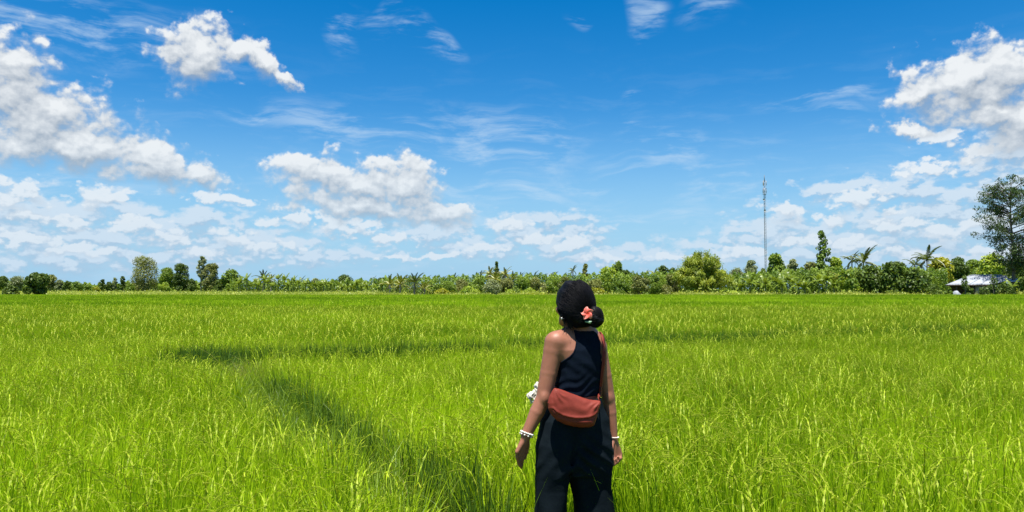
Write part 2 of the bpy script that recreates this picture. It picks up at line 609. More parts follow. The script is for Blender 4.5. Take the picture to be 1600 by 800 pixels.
def scatter(name, variants, pts, rot, scl, vi, mats, kind='stuff'):
    """One object whose geometry nodes set copies of the variant meshes (MB) on the points.
    The variants and the points travel in the object's own mesh, told apart by the attribute 'part'."""
    vs, qs, ts, tint, part, mi = [], [], [], [], [], []
    n = 0
    qm, tm = [], []
    for k, mbs in enumerate(variants):
        for slot, mb in enumerate(mbs):
            if mb is None or mb.n == 0:
                continue
            v, q, t3, ti = mb.arrays()
            vs.append(v); qs.append(q + n); ts.append(t3 + n); tint.append(ti)
            part.append(np.full(len(v), k)); n += len(v)
            qm.append(np.full(len(q), slot)); tm.append(np.full(len(t3), slot))
    pts = np.asarray(pts, np.float32)
    npt = len(pts)
    vs.append(pts); tint.append(np.zeros(npt)); part.append(np.full(npt, -1))
    v = np.concatenate(vs).astype(np.float32)
    q, t3 = np.concatenate(qs), np.concatenate(ts)
    me = bpy.data.meshes.new(name)
    me.vertices.add(len(v)); me.vertices.foreach_set('co', v.ravel())
    me.loops.add(q.size + t3.size)
    me.loops.foreach_set('vertex_index', np.concatenate([q.ravel(), t3.ravel()]).astype(np.int32))
    me.polygons.add(len(q) + len(t3))
    me.polygons.foreach_set('loop_start', np.concatenate([np.arange(len(q)) * 4, q.size + np.arange(len(t3)) * 3]).astype(np.int32))
    me.polygons.foreach_set('material_index', np.concatenate([np.concatenate(qm), np.concatenate(tm)]).astype(np.int32))
    def attr(nm, typ, arr, key='value'):
        a = me.attributes.new(nm, typ, 'POINT')
        a.data.foreach_set(key, np.ascontiguousarray(arr).ravel())
    attr('tint', 'FLOAT', np.concatenate(tint).astype(np.float32))
    attr('part', 'INT', np.concatenate(part).astype(np.int32))
    z = n
    def pad(a, w):
        o = np.zeros((len(v), w), np.float32); o[z:] = np.asarray(a).reshape(npt, w); return o
    attr('turn', 'FLOAT_VECTOR', pad(rot, 3), 'vector')
    attr('size', 'FLOAT_VECTOR', pad(scl, 3), 'vector')
    attr('pick', 'INT', pad(vi, 1).astype(np.int32))
    me.update(calc_edges=True)
    for m in mats:
        me.materials.append(m)
    o = link(name, me)
    if kind:
        o['kind'] = kind
    g = bpy.data.node_groups.new(name + '_scatter', 'GeometryNodeTree')
    g.interface.new_socket('Geometry', in_out='INPUT', socket_type='NodeSocketGeometry')
    g.interface.new_socket('Geometry', in_out='OUTPUT', socket_type='NodeSocketGeometry')
    N, L = g.nodes, g.links
    gi, go = N.new('NodeGroupInput'), N.new('NodeGroupOutput')
    def named(nm, typ):
        a = N.new('GeometryNodeInputNamedAttribute'); a.data_type = typ
        a.inputs[0].default_value = nm
        return a.outputs[0]
    pa = named('part', 'INT')
    join = N.new('GeometryNodeJoinGeometry')
    def sep(k):
        c = N.new('FunctionNodeCompare'); c.data_type = 'INT'; c.operation = 'EQUAL'
        L.new(pa, c.inputs[2]); c.inputs[3].default_value = k
        s = N.new('GeometryNodeSeparateGeometry'); s.domain = 'POINT'
        L.new(gi.outputs[0], s.inputs[0]); L.new(c.outputs[0], s.inputs[1])
        return s.outputs[0]
    for k in range(len(variants)):
        gt = N.new('GeometryNodeGeometryToInstance')
        L.new(sep(k), gt.inputs[0]); L.new(gt.outputs[0], join.inputs[0])
    io = N.new('GeometryNodeInstanceOnPoints')
    L.new(sep(-1), io.inputs['Points'])
    L.new(join.outputs[0], io.inputs['Instance'])
    io.inputs['Pick Instance'].default_value = True
    L.new(named('pick', 'INT'), io.inputs['Instance Index'])
    er = N.new('FunctionNodeEulerToRotation')
    L.new(named('turn', 'FLOAT_VECTOR'), er.inputs[0])
    L.new(er.outputs[0], io.inputs['Rotation'])
    L.new(named('size', 'FLOAT_VECTOR'), io.inputs['Scale'])
    L.new(io.outputs[0], go.inputs[0])
    md = o.modifiers.new('scatter', 'NODES')
    md.node_group = g
    return o


def blades(mb, base, az, L, lean, droop, width, segs=4, tint=0.5, r=None, twist=None):
    """Grass blades as tapering strips. base Nx3; az direction of lean; L length."""
    r = r or rng
    n = len(base)
    t = np.linspace(0, 1, segs + 1)
    h = np.stack([np.cos(az), np.sin(az), np.zeros(n)], 1)
    out = lean[:, None] * t + droop[:, None] * t ** 2.6
    up = t[None] * (1 - .25 * lean[:, None] ** 2) - (droop[:, None] * .75) * t ** 4
    ctr = base[:, None] + h[:, None] * (out * L[:, None])[..., None] + np.array([0, 0, 1.0]) * (up * L[:, None])[..., None]
    tw = (r.uniform(0, PI, n) if twist is None else twist)
    s = np.stack([np.cos(az + tw), np.sin(az + tw), np.zeros(n)], 1)
    w = width[:, None] * np.clip(np.minimum(.55 + 1.6 * t, 1.0) * (1 - t ** 2.2), .06, 1)
    a = ctr + s[:, None] * w[..., None] * .5
    b = ctr - s[:, None] * w[..., None] * .5
    v = np.stack([a, b], 2).reshape(n, -1, 3)
    k = 2 * (segs + 1)
    i = np.arange(segs) * 2
    q1 = np.stack([i, i + 1, i + 3, i + 2], 1)
    q = (np.arange(n)[:, None, None] * k + q1[None]).reshape(-1, 4)
    mb.add(v.reshape(-1, 3), q, tint=np.repeat(np.broadcast_to(tint, (n,)), k))


def panicles(mb_s, mb_g, base, az, L, grains=26, size=.0065, r=None, tint=.6):
    """Rice ears: a thin stem that arches over, hung with grains along its outer part."""
    r = r or rng
    for b, a, l in zip(base, az, L):
        t = np.linspace(0, 1, 9)
        hook = r.uniform(.55, 1.1)
        ang = PI / 2 - .12 - 2.5 * hook * np.clip(t - .5, 0, 1) ** 1.25 * 2
        st = l / 8
        x = np.concatenate([[0], np.cumsum(np.cos(ang[:-1]) * st)])
        z = np.concatenate([[0], np.cumsum(np.sin(ang[:-1]) * st)])
        p = b + np.stack([x * math.cos(a), x * math.sin(a), z], 1)
        s = np.array([-math.sin(a), math.cos(a), 0])
        w = .0016
        v = np.stack([p + s * w, p - s * w], 1).reshape(-1, 3)
        i = np.arange(8) * 2
        mb_s.add(v, np.stack([i, i + 1, i + 3, i + 2], 1), tint=tint)
        # the ear: grains strung close along the outer part, tips forward, as a jagged ribbon with a few standing out
        m = 11
        u = np.linspace(.52, 1.0, m)
        c = np.stack([np.interp(u, t, p[:, k]) for k in range(3)], 1)
        jag = size * (.35 + .75 * (np.arange(m) % 2)) * np.sin(PI * np.clip((u - .46) / .56, 0, 1)) ** .6
        for d_ in (s, np.array([0.3 * math.cos(a), .3 * math.sin(a), 1.0])):
            v = np.stack([c + d_ * jag[:, None], c - d_ * jag[::-1, None]], 1).reshape(-1, 3)
            i = np.arange(m - 1) * 2
            mb_g.add(v, np.stack([i, i + 1, i + 3, i + 2], 1), tint=r.uniform(.15, .9))
        u = np.sort(r.uniform(.55, 1.0, grains // 2))
        grains_ = len(u)
        c = np.stack([np.interp(u, t, p[:, k]) for k in range(3)], 1)
        c += r.normal(size=(grains_, 3)) * np.array([.005, .005, .004])
        d = np.stack([np.interp(u, t, np.gradient(p[:, k])) for k in range(3)], 1)
        d = d / (np.linalg.norm(d, axis=1)[:, None] + 1e-9) + r.normal(size=(grains_, 3)) * .35 + np.array([0, 0, -.3])
        d /= np.linalg.norm(d, axis=1)[:, None]
        n_ = np.cross(d, r.normal(size=(grains_, 3)))
        n_ /= np.linalg.norm(n_, axis=1)[:, None] + 1e-9
        sz = size * r.uniform(.8, 1.4, grains_)[:, None]
        v = np.stack([c - d * sz, c + n_ * sz * .4, c + d * sz, c - n_ * sz * .4], 1).reshape(-1, 3)
        mb_g.add(v, np.arange(grains_ * 4).reshape(-1, 4), tint=np.repeat(r.uniform(.2, 1, grains_), 4))

# ------------------------------------------------------------------ ground and fields
RICE = leaf_mat('rice_leaf', (0.120, 0.240, 0.003, 1), (0.445, 0.63, 0.012, 1), trans=.36, gloss=.010, rand=.5, patch=1.1)
EAR = leaf_mat('rice_ear', (0.25, 0.35, 0.014, 1), (0.46, 0.50, 0.06, 1), trans=.25, gloss=.01, rand=.3)
GRASS = leaf_mat('bank_grass', (0.07, 0.15, 0.006, 1), (0.26, 0.38, 0.02, 1), trans=.38, gloss=.02, rand=.5, patch=.3)
STRAW = leaf_mat('dry_grass', (0.16, 0.145, 0.030, 1), (0.34, 0.31, 0.075, 1), trans=.25, gloss=.02, rand=.4)
VERGE = leaf_mat('verge_leaf', (0.22, 0.30, 0.025, 1), (0.54, 0.58, 0.11, 1), trans=.35, gloss=.03, rand=.5, patch=.6)
EARTH = solid_mat('earth', lin(52, 66, 18), lin(74, 90, 26), 2.5, .95, .6, coord='Object')
FIELD = solid_mat('field_ground', lin(84, 104, 24), lin(104, 122, 34), .4, .95, .3)

PADDY = -0.25                       # paddy floor; the bank under the walker is z = 0
FIELD_END = 121.0
BANK_A = lambda y: -0.36 - 0.56 * (y - 4.1)         # middle of the near bank
CORNER = np.array([BANK_A(12.0), 12.0])
_du = np.array([0.56, -1.0]) / math.hypot(.56, 1)    # along the near bank, towards us
_dv = np.array([1.0, 0.466]) / math.hypot(1, .466)   # along the far bank, to the right


def bank_dist(x, y):
    """Signed clearances to the two banks: distance across each, and whether alongside it."""
    rx, ry = x - CORNER[0], y - CORNER[1]
    s1 = rx * _du[0] + ry * _du[1]
    n1 = np.abs(rx * -_du[1] + ry * _du[0])
    n1 = np.where(s1 < -.5, np.hypot(n1, s1 + .5), n1)
    s2 = rx * _dv[0] + ry * _dv[1]
    n2 = np.abs(rx * -_dv[1] + ry * _dv[0])
    n2 = np.where(s2 < -.6, np.hypot(n2, s2 + .6), n2)
    corner = np.hypot((rx - .05) * .9, ry + .45)          # the banks meet in a wider bare corner
    n1 = np.where(corner < .75, 0, n1)
    return n1, n2, s1, s2


def make_ground():
    mb = MB()
    R = 4000
    mb.add([(-R, -60, PADDY), (R, -60, PADDY), (R, R, PADDY), (-R, R, PADDY)], [(0, 1, 2, 3)])
    tag(mb.build('ground', FIELD), kind='structure')
    # earthen banks: two low rounded ridges
    for (p0, p1, w) in ((CORNER - _du * .5, CORNER + _du * 18, .50), (CORNER - _dv * 1.2, CORNER + _dv * 46, .34)):
        mb = MB()
        L = np.linalg.norm(p1 - p0)
        d = (p1 - p0) / L
        nrm = np.array([-d[1], d[0]])
        ks = int(L / .25)
        prof = [(-1.5, PADDY - .02), (-1.05, PADDY + .06), (-.72, -.05), (-.3, 0), (.3, 0), (.72, -.05), (1.05, PADDY + .06), (1.5, PADDY - .02)]
        r = np.random.default_rng(3)
        V = []
        for i in range(ks + 1):
            c = p0 + d * (L * i / ks)
            for (a, z) in prof:
                a2 = a * w + r.normal() * .02
                q = c + nrm * a2
                V.append((q[0], q[1], z + r.normal() * .008 + (0 if abs(a) > 1 else .0)))
        m = len(prof)
        Q = [(i * m + j, i * m + j + 1, (i + 1) * m + j + 1, (i + 1) * m + j) for i in range(ks) for j in range(m - 1)]
        mb.add(V, Q)
        tag(mb.build('earth_bank', EARTH, smooth=True), kind='structure')


make_ground()


def rice_hill(r, tillers=16, segs=4, ears=3, tints=(.22, 1.0), wide=1.0, grains=24, gs=.0044, hgt=.82):
    leaf, ear = MB(), MB()
    n = tillers * 2
    ang = r.uniform(0, 2 * PI, n)
    rad = .055 * np.sqrt(r.uniform(0, 1, n))
    base = np.stack([rad * np.cos(ang), rad * np.sin(ang), np.zeros(n)], 1)
    L = r.uniform(.74, 1.03, n) * hgt
    az = ang + r.normal(size=n) * .8
    lean = np.minimum(np.abs(r.normal(size=n)) * .12, .26) + .03
    droop = np.where(r.uniform(size=n) < .26, r.uniform(.10, .36, n), r.uniform(0, .12, n))
    L = L * np.where(r.uniform(size=n) < .10, 1.03, 1.0)
    blades(leaf, base, az, L, lean, droop, r.uniform(.0055, .0100, n) * wide, segs, tint=r.uniform(*tints, n), r=r)
    if ears:
        a = r.uniform(0, 2 * PI, ears)
        b = np.stack([.04 * np.cos(a), .04 * np.sin(a), np.full(ears, .30)], 1)
        panicles(leaf, ear, b, a + r.normal(size=ears) * .5, r.uniform(.44, .60, ears), grains, gs, r)
    return leaf, ear


def merge(dst, src, off, rz=0.0, sc=1.0):
    v, q, t3, ti = src.arrays()
    c, s = math.cos(rz), math.sin(rz)
    v2 = np.stack([v[:, 0] * c - v[:, 1] * s, v[:, 0] * s + v[:, 1] * c, v[:, 2]], 1) * sc + np.asarray(off)
    dst.add(v2, q, t3, ti)


def jitter_grid(x0, x1, y0, y1, step, r, j=.35):
    xs = np.arange(x0, x1, step)
    ys = np.arange(y0, y1, step)
    X, Y = np.meshgrid(xs, ys)
    X = X.ravel() + r.uniform(-j, j, X.size) * step
    Y = Y.ravel() + r.uniform(-j, j, Y.size) * step
    return X, Y


def in_view(X, Y, margin=2.5, k=.80):
    return np.abs(X) < k * Y + margin


def canopy(X, Y):
    """Slow change of crop height over the field."""
    return 1 + .05 * np.sin(X * .9 + 1.3 * np.sin(Y * .5)) + .04 * np.sin(Y * 1.7 + X * .35)


def place(X, Y, r, smin=.88, smax=1.12, tilt=.07):
    n = len(X)
    pts = np.stack([X, Y, np.full(n, PADDY)], 1)
    rot = np.stack([r.normal(size=n) * tilt, r.normal(size=n) * tilt, r.uniform(0, 2 * PI, n)], 1)
    s = r.uniform(smin, smax, n) * canopy(X, Y)
    return pts, rot, np.stack([s, s, s], 1)


def make_rice():
    r = np.random.default_rng(21)
    # nearest hills, every blade and ear
    var = [rice_hill(r, 27, 5, 5) for _ in range(9)]
    X, Y = jitter_grid(-14, 14, .7, 15.5, .185, r, .45)
    n1, n2, s1, s2 = bank_dist(X, Y)
    k = in_view(X, Y, 1.6) & (n1 > .23 + .008 * np.clip(12 - s1, 0, 9)) & ((n2 > .72 - .022 * np.clip(s2, 0, 18)) | (s2 < -.75)) & (np.hypot(X, Y) > .9) & ((np.abs(X / Y - .086) > np.where(Y < 3.85, .17, .10)) | (Y > 4.1))
    k &= np.hypot((X - .345) / .36, (Y - 4.0) / .36) > 1
    X, Y = X[k], Y[k]
    pts, rot, scl = place(X, Y, r)
    tag(scatter('rice', var, pts, rot, scl, r.integers(0, len(var), len(X)), [RICE, EAR]))
    # middle distance: patches of simpler hills
    hills = [rice_hill(r, 12, 3, 1, (.10, .84), 1.15, 7, .009) for _ in range(6)]
    var = []
    for _ in range(5):
        a, b = MB(), MB()
        gx, gy = jitter_grid(-.37, .37, -.37, .37, .185, r, .45)
        for x, y in zip(gx, gy):
            h = hills[r.integers(6)]
            rz, s = r.uniform(0, 6.3), r.uniform(.88, 1.12)
            merge(a, h[0], (x, y, 0), rz, s)
            merge(b, h[1], (x, y, 0), rz, s)
        var.append((a, b))
    X, Y = jitter_grid(-40, 40, 15.6, 44, .70, r, .15)
    n1, n2, s1, s2 = bank_dist(X, Y)
    k = in_view(X, Y, 2.5, .78) & ((n2 > .55) | (s2 > 12))
    X, Y = X[k], Y[k]
    pts, rot, scl = place(X, Y, r, .94, 1.06, .02)
    tag(scatter('rice', var, pts, rot, scl, r.integers(0, len(var), len(X)), [RICE, EAR]))
    # far field: broad patches
    var = []
    for _ in range(5):
        a, b = MB(), MB()
        n = 620
        base = np.stack([r.uniform(-1.6, 1.6, n), r.uniform(-1.6, 1.6, n), np.full(n, .30)], 1)
        blades(a, base, r.uniform(0, 6.3, n), r.uniform(.38, .62, n), np.abs(r.normal(size=n)) * .11, r.uniform(0, .2, n), r.uniform(.035, .06, n), 2,
               tint=r.uniform(.08, .76, n), r=r)
        m = 36
        c = np.stack([r.uniform(-1.6, 1.6, m), r.uniform(-1.6, 1.6, m), r.uniform(.66, .84, m)], 1)
        b.leaves(c, r.uniform(.06, .11, m), wid=.35, r=r)
        var.append((a, b))
    X, Y = jitter_grid(-106, 106, 45, FIELD_END, 2.6, r, .15)
    k = in_view(X, Y, 4, .76)
    X, Y = X[k], Y[k]
    pts, rot, scl = place(X, Y, r, .97, 1.03, .01)
    tag(scatter('rice', var, pts, rot, scl, r.integers(0, len(var), len(X)), [RICE, EAR]))


make_rice()


def grass_tuft(r, n, h0, h1, spread, width, droop=.5, lean=.25, seeds=0):
    a, b = MB(), MB()
    base = np.stack([r.normal(size=n) * spread, r.normal(size=n) * spread, np.zeros(n)], 1)
    blades(a, base, r.uniform(0, 6.3, n), r.uniform(h0, h1, n), np.abs(r.normal(size=n)) * lean, r.uniform(0, droop, n), r.uniform(.6, 1.2, n) * width, 4,
           tint=r.uniform(.1, .9, n), r=r)
    for _ in range(seeds):
        x, y = r.normal(size=2) * spread * .6
        az = r.uniform(0, 6.3)
        hh = r.uniform(h0 * 1.1, h1 * 1.25)
        ln = r.uniform(.05, .25)
        t = np.linspace(0, 1, 6)
        p = np.stack([x + ln * hh * t ** 2 * math.cos(az), y + ln * hh * t ** 2 * math.sin(az), hh * t], 1)
        b.tube(p, np.linspace(.0013, .0007, 6), 3, caps=False, tint=.6)
        for u in r.uniform(.72, 1, 12):
            q = np.array([np.interp(u, t, p[:, k]) for k in range(3)])
            d = r.normal(size=3) * .5 + [0, 0, .8]
            d = d / np.linalg.norm(d) * r.uniform(.02, .055)
            e = q + d
            w = np.cross(d, [0.3, .8, .1]); w = w / np.linalg.norm(w) * .0011
            b.add([q - w, q + w, e + w, e - w], [(0, 1, 2, 3)], tint=.7)
            c = q + d * np.linspace(.35, 1, 5)[:, None] + r.normal(size=(5, 3)) * .003
            b.leaves(c, .006, wid=.6, r=r)
    return a, b


def make_bank_grass():
    r = np.random.default_rng(5)
    var = [grass_tuft(r, 30, .24, .60, .05, .008, .4, .18) for _ in range(5)] + [grass_tuft(r, 26, .2, .5, .05, .007, .7, .4, 0) for _ in range(3)]
    pts, vi = [], []
    for (s0, s1, d, w, dens) in ((.3, 14.5, _du, .55, 125), (-1.0, 40, _dv, .40, 10)):
        n = int((s1 - s0) * 2 * w * dens)
        s = r.uniform(s0, s1, n)
        o = r.uniform(-w, w, n)
        x = CORNER[0] + d[0] * s - d[1] * o
        y = CORNER[1] + d[1] * s + d[0] * o
        k = (np.hypot((x - .345) / .38, (y - 4.0) / .38) > 1) & ((np.abs(x / y - .086) > .21) | (y > 4.15))
        z = np.where(np.abs(o) < .55 * w, -.01, -.07)
        pts.append(np.stack([x, y, z], 1)[k])
        vi.append(r.choice(8, k.sum(), p=[.15] * 5 + [.25 / 3] * 3))
    pts, vi = np.concatenate(pts), np.concatenate(vi)
    n = len(pts)
    rot = np.stack([r.normal(size=n) * .2, r.normal(size=n) * .2, r.uniform(0, 6.3, n)], 1)
    s = r.uniform(.6, 1.15, n) * np.where(pts[:, 0] * 0 + bank_dist(pts[:, 0], pts[:, 1])[1] < .5, .5, 1)
    tag(scatter('grass', var, pts, rot, np.stack([s] * 3, 1), vi, [GRASS, STRAW]))
    # dry, flattened grass: one brown patch on the far bank's near end, one beside the walker
    var = [tuple(reversed(grass_tuft(r, 34, .25, .50, .09, .006, .9, .7))) for _ in range(4)]
    pts = []
    for (cx, cy, sx, sy, n) in ((-3.8, 10.6, .40, 1.0, 200), (-.38, 4.7, .2, .5, 20)):
        pts.append(np.stack([cx + r.normal(size=n) * sx * .6 - r.normal(size=n) * .2, cy + r.normal(size=n) * sy * .6, np.full(n, -.02)], 1))
    pts = np.concatenate(pts)
    n1, n2, s1, s2 = bank_dist(pts[:, 0], pts[:, 1])
    pts = pts[(n1 < .55) & (np.hypot((pts[:, 0] - .345) / .4, (pts[:, 1] - 4) / .4) > 1)]
    n = len(pts)
    rot = np.stack([r.normal(size=n) * .35, r.normal(size=n) * .35, r.uniform(0, 6.3, n)], 1)
    s = r.uniform(.7, 1.2, n)
    tag(scatter('dry_grass', var, pts, rot, np.stack([s] * 3, 1), r.integers(0, 4, n), [GRASS, STRAW]))
    # upright weeds, their dark green also standing in for the shaded rice wall: in the corner, along the back of the far bank, along the right of the near one
    SEDGE_SHADE = leaf_mat('sedge_shade_leaf', (0.032, 0.085, 0.008, 1), (0.11, 0.20, 0.016, 1), trans=.2, gloss=.015, rand=.4)
    def sedge_shade(n):
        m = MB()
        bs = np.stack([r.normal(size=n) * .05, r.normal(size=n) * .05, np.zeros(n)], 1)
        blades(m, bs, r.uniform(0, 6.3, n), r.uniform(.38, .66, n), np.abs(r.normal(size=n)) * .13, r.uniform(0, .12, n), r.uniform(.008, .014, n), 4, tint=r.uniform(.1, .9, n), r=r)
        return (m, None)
    var = [sedge_shade(22) for _ in range(5)]
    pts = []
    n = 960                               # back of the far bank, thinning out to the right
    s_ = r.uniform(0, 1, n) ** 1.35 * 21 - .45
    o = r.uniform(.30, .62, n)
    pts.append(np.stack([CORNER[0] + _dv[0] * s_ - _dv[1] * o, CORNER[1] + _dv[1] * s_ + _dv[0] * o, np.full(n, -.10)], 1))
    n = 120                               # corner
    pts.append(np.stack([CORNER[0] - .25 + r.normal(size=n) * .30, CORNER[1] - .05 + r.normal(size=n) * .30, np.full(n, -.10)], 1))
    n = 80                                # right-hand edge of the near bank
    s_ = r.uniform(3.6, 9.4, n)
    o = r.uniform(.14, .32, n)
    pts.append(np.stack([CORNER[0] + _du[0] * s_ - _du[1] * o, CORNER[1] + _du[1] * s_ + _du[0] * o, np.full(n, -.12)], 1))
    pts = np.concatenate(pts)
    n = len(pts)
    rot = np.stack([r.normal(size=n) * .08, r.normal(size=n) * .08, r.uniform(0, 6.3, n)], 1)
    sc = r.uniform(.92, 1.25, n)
    tag(scatter('weeds', var, pts, rot, np.stack([sc] * 3, 1), r.integers(0, 5, n), [SEDGE_SHADE]))  # dark blades double as the shade line in the bank gap
    # a few thin seed heads standing against the walker's trousers
    var = [grass_tuft(r, 3, .25, .36, .02, .003, .3, .15, 3) for _ in range(3)]
    c = [P(838, 860, 3.55), P(846, 865, 3.6), P(944, 866, 3.6), P(956, 862, 3.6), P(950, 868, 3.5)]
    pts = np.array([(p[0], p[1], 0.0) for p in c])
    n = len(pts)
    s = np.array([.78, .72, .76, .8, .7])
    tag(scatter('seed_grass', var, pts, np.zeros((n, 3)), np.stack([s] * 3, 1), np.arange(n) % 3, [GRASS, STRAW]))


make_bank_grass()


def make_verge():
    """Rough pale grass and weeds between the field and the trees, and the pale fallow strip beyond on the left."""
    r = np.random.default_rng(8)
    var = []
    for _ in range(5):
        a, b = MB(), MB()
        n = 260
        base = np.stack([r.uniform(-1, 1, n), r.uniform(-.8, .8, n), np.zeros(n)], 1)
        blades(a, base, r.uniform(0, 6.3, n), r.uniform(.4, 1.15, n), np.abs(r.normal(size=n)) * .3, r.uniform(0, .5, n), r.uniform(.05, .10, n), 2, tint=r.uniform(.1, .95, n), r=r)
        m = 90
        c = np.stack([r.uniform(-1, 1, m), r.uniform(-.8, .8, m), np.abs(r.normal(size=m)) * .4 + .1], 1)
        b.leaves(c, r.uniform(.14, .32, m), wid=.7, r=r)
        var.append((a, b))
    def strip(name, x0, x1, y0, y1, n, s0, s1, kx=.74):
        y = r.uniform(y0, y1, n)
        x = r.uniform(x0, x1, n)
        k = np.abs(x) < kx * y
        x, y = x[k], y[k]
        n = len(x)
        s = r.uniform(s0, s1, n) * (1 + .25 * np.sin(x * .35) * np.sin(x * .13 + 1))
        rot = np.stack([np.zeros(n), np.zeros(n), r.uniform(0, 6.3, n)], 1)
        o = scatter(name, var, np.stack([x, y, np.full(n, PADDY)], 1), rot, np.stack([s, s, s * r.uniform(.8, 1.3, n)], 1), r.integers(0, 5, n), [VERGE, VERGE])
        tag(o)
    strip('verge_grass', -30, 92, FIELD_END + 1.5, FIELD_END + 7, 620, .6, 1.15)
    strip('verge_grass', -95, -30, FIELD_END + 1.5, FIELD_END + 5, 300, .45, .65)
    strip('fallow_grass', -190, -18, FIELD_END + 9, 246, 3600, .6, .95)


make_verge()

# ------------------------------------------------------------------ the walker (signed-distance body, meshed as one surface)
def surface_net(f, lo, h):
    """Mesh of the zero level of the grid f (negative inside)."""
    s = f < 0
    nx, ny, nz = f.shape
    c = [s[i:nx - 1 + i, j:ny - 1 + j, k:nz - 1 + k] for i in (0, 1) for j in (0, 1) for k in (0, 1)]
    anyv, allv = c[0].copy(), c[0].copy()
    for q in c[1:]:
        anyv |= q
        allv &= q
    act = anyv & ~allv
    idx = np.argwhere(act)
    vid = np.full(act.shape, -1, np.int32)
    vid[act] = np.arange(len(idx))
    off = np.array([(i, j, k) for i in (0, 1) for j in (0, 1) for k in (0, 1)])
    vals = np.stack([f[idx[:, 0] + o[0], idx[:, 1] + o[1], idx[:, 2] + o[2]] for o in off], 1)
    acc = np.zeros((len(idx), 3)); cnt = np.zeros(len(idx))
    for a in range(8):
        for b in range(a + 1, 8):
            if np.abs(off[a] - off[b]).sum() != 1:
                continue
            fa, fb = vals[:, a], vals[:, b]
            m = (fa < 0) != (fb < 0)
            t = np.where(m, fa / np.where(m, fa - fb, 1), 0)
            p = off[a] + t[:, None] * (off[b] - off[a])
            acc += p * m[:, None]
            cnt += m
    v = lo + h * (idx + acc / cnt[:, None])
    quads = []
    for ax in range(3):
        o = [0, 0, 0]; o[ax] = 1
        A = s[:nx - o[0], :ny - o[1], :nz - o[2]]
        B = s[o[0]:, o[1]:, o[2]:]
        e = np.argwhere(A != B)
        b1, b2 = [(1, 2), (2, 0), (0, 1)][ax]
        ok = (e[:, b1] > 0) & (e[:, b2] > 0) & (e[:, b1] < f.shape[b1] - 1) & (e[:, b2] < f.shape[b2] - 1)
        e = e[ok]
        flip = ~A[e[:, 0], e[:, 1], e[:, 2]]
        d1 = np.zeros(3, int); d1[b1] = 1
        d2 = np.zeros(3, int); d2[b2] = 1
        q = np.stack([vid[tuple((e - d1 - d2).T)], vid[tuple((e - d2).T)], vid[tuple(e.T)], vid[tuple((e - d1).T)]], 1)
        q[flip] = q[flip][:, ::-1]
        quads.append(q)
    q = np.concatenate(quads)
    return v, q[(q >= 0).all(1)]


